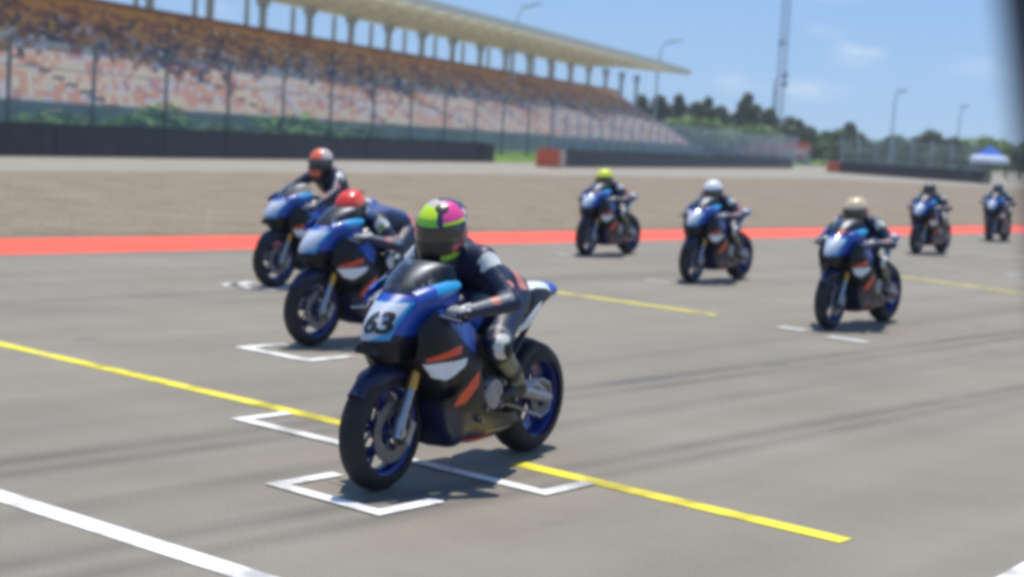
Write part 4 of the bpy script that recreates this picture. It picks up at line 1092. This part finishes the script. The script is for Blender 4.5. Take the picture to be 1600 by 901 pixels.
# ------------------------------------------------------------------ trees and bushes
def crown_mesh(name, h, w, kind, m, seed, n=2300):
    r = np.random.default_rng(seed); vs = []; fs = []
    lobes = []
    if kind == 'cone':
        for i in range(26):
            f = (i + 0.5) / 26; z = h * (0.16 + 0.82 * f); rad = w * 0.5 * (1 - f) ** 0.75 * r.uniform(0.5, 1.0); a = r.uniform(0, 2 * math.pi)
            lobes.append((math.cos(a) * rad * 0.7, math.sin(a) * rad * 0.7, z, w * (0.10 + 0.14 * (1 - f)) * r.uniform(0.8, 1.3), h * 0.06))
    else:
        for i in range(20):
            a = r.uniform(0, 2 * math.pi); q = r.uniform(0, 1) ** 0.5 * w * 0.36; z = h * (0.35 + 0.55 * r.uniform(0, 1)); q *= 1.15 - 0.6 * (z / h - 0.35)
            lobes.append((math.cos(a) * q, math.sin(a) * q, z, w * r.uniform(0.11, 0.19), w * r.uniform(0.09, 0.15)))
    for i in range(n):
        lx, ly, lz, lr, lh = lobes[r.integers(len(lobes))]
        d = r.normal(size=3); d /= np.linalg.norm(d); k = r.uniform(0.55, 1.08)
        c = np.array([lx + d[0] * lr * k, ly + d[1] * lr * k, lz + d[2] * lh * k * 1.2])
        s = r.uniform(0.16, 0.36) * (h / 9) ** 0.5
        u = r.normal(size=3); u /= np.linalg.norm(u); v = np.cross(u, r.normal(size=3)); v /= np.linalg.norm(v)
        b0 = len(vs)
        vs += [tuple(c - u * s), tuple(c + v * s * 0.6), tuple(c + u * s), tuple(c - v * s * 0.6)]; fs.append((b0, b0 + 1, b0 + 2, b0 + 3))
    me = bpy.data.meshes.new(name); me.from_pydata(vs, [], fs); me.materials.append(m); me.update(); return me
def trunk_mesh(name, h, seed):
    b = MB(); r = random.Random(seed)
    b.tube([(0, 0, -0.1), (0.05 * h / 9, 0, h * 0.3), (0, 0.08, h * 0.6), (0.05, 0, h * 0.9)], [0.022 * h, 0.016 * h, 0.010 * h, 0.003 * h], 8)
    for i in range(8):
        a = r.uniform(0, 6.28); z = h * r.uniform(0.3, 0.7); l = h * 0.16
        b.tube([(0, 0, z), (math.cos(a) * l, math.sin(a) * l, z + l * 0.7)], [0.007 * h, 0.002 * h], 5)
    return b.mesh(name, M['trunk'])
protos = {}
for kind, h, w, mm in (('tall_cone', 10, 4.4, 'leafdark'), ('cone_b', 9, 5.4, 'leafdark'), ('round_a', 8, 7.0, 'leafmid'), ('round_b', 7, 8.0, 'leafmid'), ('round_l', 6, 7.5, 'leaflight'), ('round_d', 8, 6.5, 'leafdark')):
    protos[kind] = (crown_mesh('crown', h, w, 'cone' if 'cone' in kind else 'round', M[mm], hash(kind) % 1000 if False else len(kind) * 13 + h, 4200), trunk_mesh('trunk', h, h), h)
def tree(px, base_d, top_py, kind, label, gname='trees beyond the grandstand', name='tree'):
    """px column, distance along view, photo row of its top"""
    d = FW * FPX + RT * (px - 800) + UP * (450.5 - top_py); d = d * (base_d / d.y); top = CAM + d
    cm, tm, h = protos[kind]; s = max(0.25, top.z / h)
    r = empty(name, (top.x, top.y, 0), random.uniform(0, 6.28)); r.scale = (s * 1.6, s * 1.6, s)
    link('crown', cm, r); link('trunk', tm, r); tag(r, label, 'tree', gname)
for (px, d_, ty, k, lb) in [
    (1003, 262, 152, 'tall_cone', 'dark pointed tree touching the left side of the pole past the roof tip'), (1030, 258, 152, 'cone_b', 'dark tree just right of the curved pole past the roof tip'),
    (1062, 262, 152, 'tall_cone', 'dark pointed tree, second to the right of the curved pole'), (1088, 250, 162, 'cone_b', 'shorter dark tree in the dip between two pointed trees'),
    (1106, 255, 156, 'tall_cone', 'dark pointed tree midway between the curved pole and the lattice mast'), (1128, 262, 168, 'cone_b', 'dark tree sloping down into the gap left of the tallest tree'),
    (1168, 250, 150, 'tall_cone', 'tallest dark pointed tree, the last peak before the lattice mast'), (1182, 262, 166, 'cone_b', 'dark tree on the right shoulder of the tallest pointed tree'),
    (1204, 255, 172, 'cone_b', 'dark tree right at the foot of the lattice mast'), (1148, 268, 180, 'cone_b', 'low dark tree filling the gap left of the tallest pointed tree'),
    (1040, 245, 186, 'round_a', 'mid green round tree where the grandstand end meets the tree line'), (1075, 240, 190, 'round_l', 'light green round tree just past the stepped end of the grandstand'),
    (1098, 236, 186, 'round_l', 'light green round tree under the midway dark pointed tree'), (1125, 240, 196, 'round_a', 'mid green round tree low between two light green ones'),
    (1150, 242, 196, 'round_l', 'light green round tree left of the tallest tree, at its foot'), (1190, 246, 198, 'round_l', 'light green round tree low at the left of the lattice mast'),
    (1215, 250, 194, 'round_d', 'dark round tree covering the base of the lattice mast'), (1232, 255, 184, 'round_d', 'dark round tree rising just right of the lattice mast'),
    (1252, 262, 194, 'round_d', 'dark bushy tree, second to the right of the lattice mast'), (1275, 262, 200, 'round_a', 'mid green bushy tree, left half of the level green top'),
    (1300, 262, 202, 'round_a', 'mid green bushy tree, right half of the level green top'), (1327, 262, 193, 'cone_b', 'dark pointed tree poking up at the end of the level green top'),
    (1345, 262, 208, 'round_d', 'dark round tree where the tree line drops to the right fence'), (1262, 240, 222, 'round_d', 'low dark tree behind the end of the pink seated bleacher'),
    (1288, 240, 222, 'round_a', 'low green tree in the gap between the middle and right fences'), (1312, 240, 222, 'round_d', 'low dark tree above the small orange block')]:
    tree(px, d_, ty, k, lb)
for (px, d_, ty, k, lb) in [(1385, 270, 222, 'round_b', 'hazy low green tree at the foot of the lone floodlight pole'), (1410, 270, 213, 'round_b', 'hazy green tree just right of the lone floodlight pole'), (1362, 270, 218, 'round_b', 'hazy low green tree at the left end of the right fence'),
                        (1445, 230, 204, 'round_d', 'lone dark round tree standing highest behind the right fence'), (1478, 210, 214, 'round_d', 'small dark tree left of the blue canopy'),
                        (1503, 220, 218, 'round_l', 'yellow green tree left of the blue canopy peak'), (1520, 215, 220, 'round_l', 'yellow green tree directly left behind the canopy peak'), (1545, 220, 216, 'round_l', 'yellow green tree directly behind the canopy peak'), (1430, 262, 226, 'round_b', 'hazy low tree left of the lone dark round one'), (1462, 262, 228, 'round_b', 'hazy low tree between the two dark trees behind the right fence'), (1575, 225, 222, 'round_b', 'green tree right of the canopy, beside the blurred dark post'), (1600, 225, 222, 'round_b', 'green tree behind the blurred dark post at the right edge')]:
    tree(px, d_, ty, k, lb, 'trees behind the right fence')
# bushes between the fence and the stand
M['bushgreen'] = leafm('bright hedge foliage', (0.17, 0.32, 0.05))
bm_ = [crown_mesh('foliage', 2.2, 3.0, 'round', M['bushgreen'], 5, 1500), crown_mesh('foliage', 2.2, 3.0, 'round', M['leafmid'], 9, 900)]
for i, (px, s_, k, lb) in enumerate([(68, 0.8, 0, 'light green bush between the first two fence posts from the left'), (100, 0.95, 1, 'dark green bush left of the second fence post'), (228, 1.4, 0, 'large bright green bush behind the third fence post'),
      (285, 0.7, 1, 'small dark bush just right of the large bright bush'), (462, 1.45, 0, 'large bright green bush behind the fence, left of the upright rider'), (30, 0.7, 1, 'small dark bush at the far left behind the fence'),
      (160, 0.6, 1, 'small dark bush between the second and third fence posts'), (560, 1.0, 1, 'dark green bush behind the fence, right of the upright rider'), (345, 0.9, 1, 'dark green bush behind the fourth fence post')]):
    t_ = Sx(px, 41.2); r = link('bush', bm_[k]); r.location = S(t_, 41.2, 0.45); r.scale = (s_ * 1.5, s_, s_ * 0.56); r.rotation_euler = (0, 0, i)
    tag(r, lb, 'bush', 'bushes behind the tall fence')
# low rise on the horizon
b = MB(); pr = []
for i in range(60):
    x = 60 + i * 9; pr.append((x, 520, 6 + 4.5 * math.sin(i * 0.17 + 2) + 1.2 * math.sin(i * 0.7)))
v = [(p[0], p[1], 0) for p in pr] + pr + [(p[0], p[1] + 60, p[2] * 0.6) for p in pr]; n_ = len(pr)
b.add(v, [(i, i + 1, n_ + i + 1, n_ + i) for i in range(n_ - 1)] + [(n_ + i, n_ + i + 1, 2 * n_ + i + 1, 2 * n_ + i) for i in range(n_ - 1)])
tag(b.build('hills', M['terrain'], smooth=True), kind='structure')

# ------------------------------------------------------------------ masts, lamps, canopy
def at(px, d_, z=0.0):
    d = FW * FPX + RT * (px - 800) + UP * (450.5 - (166 + 0.0587 * px)); return Vector((d.x / d.y * d_, d_, z))
def lamp(px, d_, h, arm, lean, label, rise=1.2):
    r = empty('lamp_post', at(px, d_)); tag(r, label, 'lamp post', 'tall curved floodlight poles')
    b = MB(); b.tube([(0, 0, 0), (0, 0, h * 0.8), (0.15 * arm, 0, h * 0.93), (0.5 * arm, 0, h * 0.985), (arm, 0, h)], [0.20, 0.15, 0.11, 0.09, 0.07], 8); b.build('pole', M['lamppost'], r, smooth=True)
    for k in (0.55, 1.0):
        q = MB(); q.box((arm * k, 0, h * (0.985 if k < 1 else 1.0) - 0.1), (1.3, 0.5, 0.25), Matrix.Rotation(R(-12), 3, 'Y')); q.build('lamp_head', M['lamppost'], r)
def hz_(px): return 166 + 0.0587 * px
def hgt(px, py, d_): return CAMH + (hz_(px) - py) * d_ / FPX
lamp(1020, 232, hgt(1030, 64, 232), 2.6, 0, 'curved floodlight pole just past the far tip of the grandstand roof')
lamp(795, 175, hgt(800, 8, 175), 2.2, 0, 'curved floodlight pole rising behind the middle of the grandstand roof')
lamp(1391, 260, hgt(1398, 141, 260), 1.3, 0, 'floodlight pole standing alone against the sky right of the lattice mast')
lamp(1494, 300, hgt(1497, 165, 300), 1.0, 0, 'smallest floodlight pole, near the blue canopy')
# lattice mast
mr = empty('lattice_mast', at(1212, 275)); tag(mr, 'tall pale lattice mast rising out of the trees past the top of the view', 'mast')
b = MB(); Hm = 46; wb = 0.62
for sx, sy in ((-1, -1), (1, -1), (1, 1), (-1, 1)): b.tube([(sx * wb, sy * wb, 0), (sx * wb * 0.8, sy * wb * 0.8, Hm)], 0.065, 6)
z = 0
while z < Hm - 1.4:
    for (a, c) in (((-1, -1), (1, -1)), ((1, -1), (1, 1)), ((1, 1), (-1, 1)), ((-1, 1), (-1, -1))):
        b.tube([(a[0] * wb, a[1] * wb, z), (c[0] * wb * 0.95, c[1] * wb * 0.95, z + 1.4)], 0.032, 4); b.tube([(c[0] * wb, c[1] * wb, z), (a[0] * wb * 0.95, a[1] * wb * 0.95, z + 1.4)], 0.032, 4)
    z += 1.4
b.build('tower', M['lamppost'], mr)
for z, s_ in ((13.5, 1), (20.5, -1), (15.0, 1)):
    q = MB(); q.lathe([(0.1, 0.3), (0.55, 0.3), (0.6, 0.0), (0.55, -0.3), (0.1, -0.3)], c=(s_ * 0.5, -0.8, z), n=14, axis='y'); q.build('dish', M['lamppost'], mr)
# slim second pole beside the mast
b = MB(); b.tube([(0, 0, 0), (0, 0, 14.5)], [0.3, 0.15], 8); o = b.build('radio_pole', M['lamppost'], smooth=True); o.location = at(1203, 280); tag(o, 'slim pale pole just left of the lattice mast, behind the trees', 'pole')

bleacher(at(1112, 236), at(1260, 232), 1.2, 3.1, 'low open stand with pink and red seats beyond the middle fence')

# blue and white canopy
def canopy(px, py, label):
    c = G(px, py); r = empty('canopy_tent', c, R(20)); tag(r, label, 'canopy tent')
    w, h, v_, pk = 1.15, 1.85, 0.38, 1.05
    b = MB(); N_ = 10
    ringv = []
    for k in range(N_ + 1):
        f = k / N_; s = w * (1 - f) ** 1.15 + 0.02; z = h + v_ + (pk) * f ** 0.9
        ringv.append([(-s, -s, z), (s, -s, z), (s, s, z), (-s, s, z)])
    vs = [p for r_ in ringv for p in r_]; fs = []; ms = []
    for k in range(N_):
        for j in range(4): fs.append((k * 4 + j, k * 4 + (j + 1) % 4, (k + 1) * 4 + (j + 1) % 4, (k + 1) * 4 + j)); ms.append(1 if k < 2 else 0)
    b.add(vs, fs, ms); b.build('roof', [M['cblue'], M['cwhite']], r)
    b = MB(); t = 0.02
    for a in range(4):
        rot = Matrix.Rotation(a * math.pi / 2, 3, 'Z'); b.box(rot @ Vector((0, -w, h + v_ / 2)), (2 * w, t, v_) if a % 2 == 0 else (t, 2 * w, v_), m=0 if a in (1,) else 1)
    b.build('valance', [M['cblue'], M['cwhite']], r)
    for sx, sy in ((-1, -1), (1, -1), (1, 1), (-1, 1)):
        q = MB(); q.tube([(sx * w * 0.98, sy * w * 0.98, 0), (sx * w * 0.98, sy * w * 0.98, h + v_)], 0.03, 8); q.build('leg', M['galv'], r)
M['cblue'] = mat('blue canvas', (0.01, 0.10, 0.52), 0.6); M['cwhite'] = mat('white canvas', (0.70, 0.76, 0.84), 0.6)
canopy(1543, 290.5, 'small blue and white pointed canopy tent on the far right')

# ------------------------------------------------------------------ dark post right beside the lens, far out of focus
pd = 0.85
def ptn(px, py): return CAM + (FW * FPX + RT * (px - 800) + UP * (450.5 - py)) * (pd / FPX)
q0, q1 = ptn(1645, 0), ptn(1697, 400); dv = (q1 - q0).normalized(); foot = q0 + dv * ((0 - q0.z) / dv.z); head = q0 - dv * 0.6
r = empty('leaning_post', (foot.x, foot.y, 0)); tag(r, 'dark leaning post at the right edge, close to the viewer and out of focus', 'post')
b = MB(); b.tube([(0, 0, 0), tuple(head - Vector((foot.x, foot.y, 0)))], 0.028, 16); b.build('shaft', mat('dark blue grey post', (0.045, 0.052, 0.072), 0.6), r, smooth=True)
b = MB(); b.lathe([(0.001, 0.02), (0.07, 0.018), (0.09, 0.0)], n=20, axis='z'); b.build('base_plate', M['dark'], r, smooth=True)

# ------------------------------------------------------------------ thin humid air over the circuit
hb = MB(); hb.box((0, 250, 34), (1300, 900, 76))
hm = bpy.data.materials.new('humid air'); hm.use_nodes = True; ht = hm.node_tree; ht.nodes.clear()
ho = ht.nodes.new('ShaderNodeOutputMaterial'); hv = ht.nodes.new('ShaderNodeVolumePrincipled')
hv.inputs['Color'].default_value = (0.90, 0.95, 1.0, 1); hv.inputs['Density'].default_value = 0.00045; hv.inputs['Anisotropy'].default_value = 0.2
ht.links.new(hv.outputs[0], ho.inputs['Volume'])
tag(hb.build('haze', hm), kind='stuff')
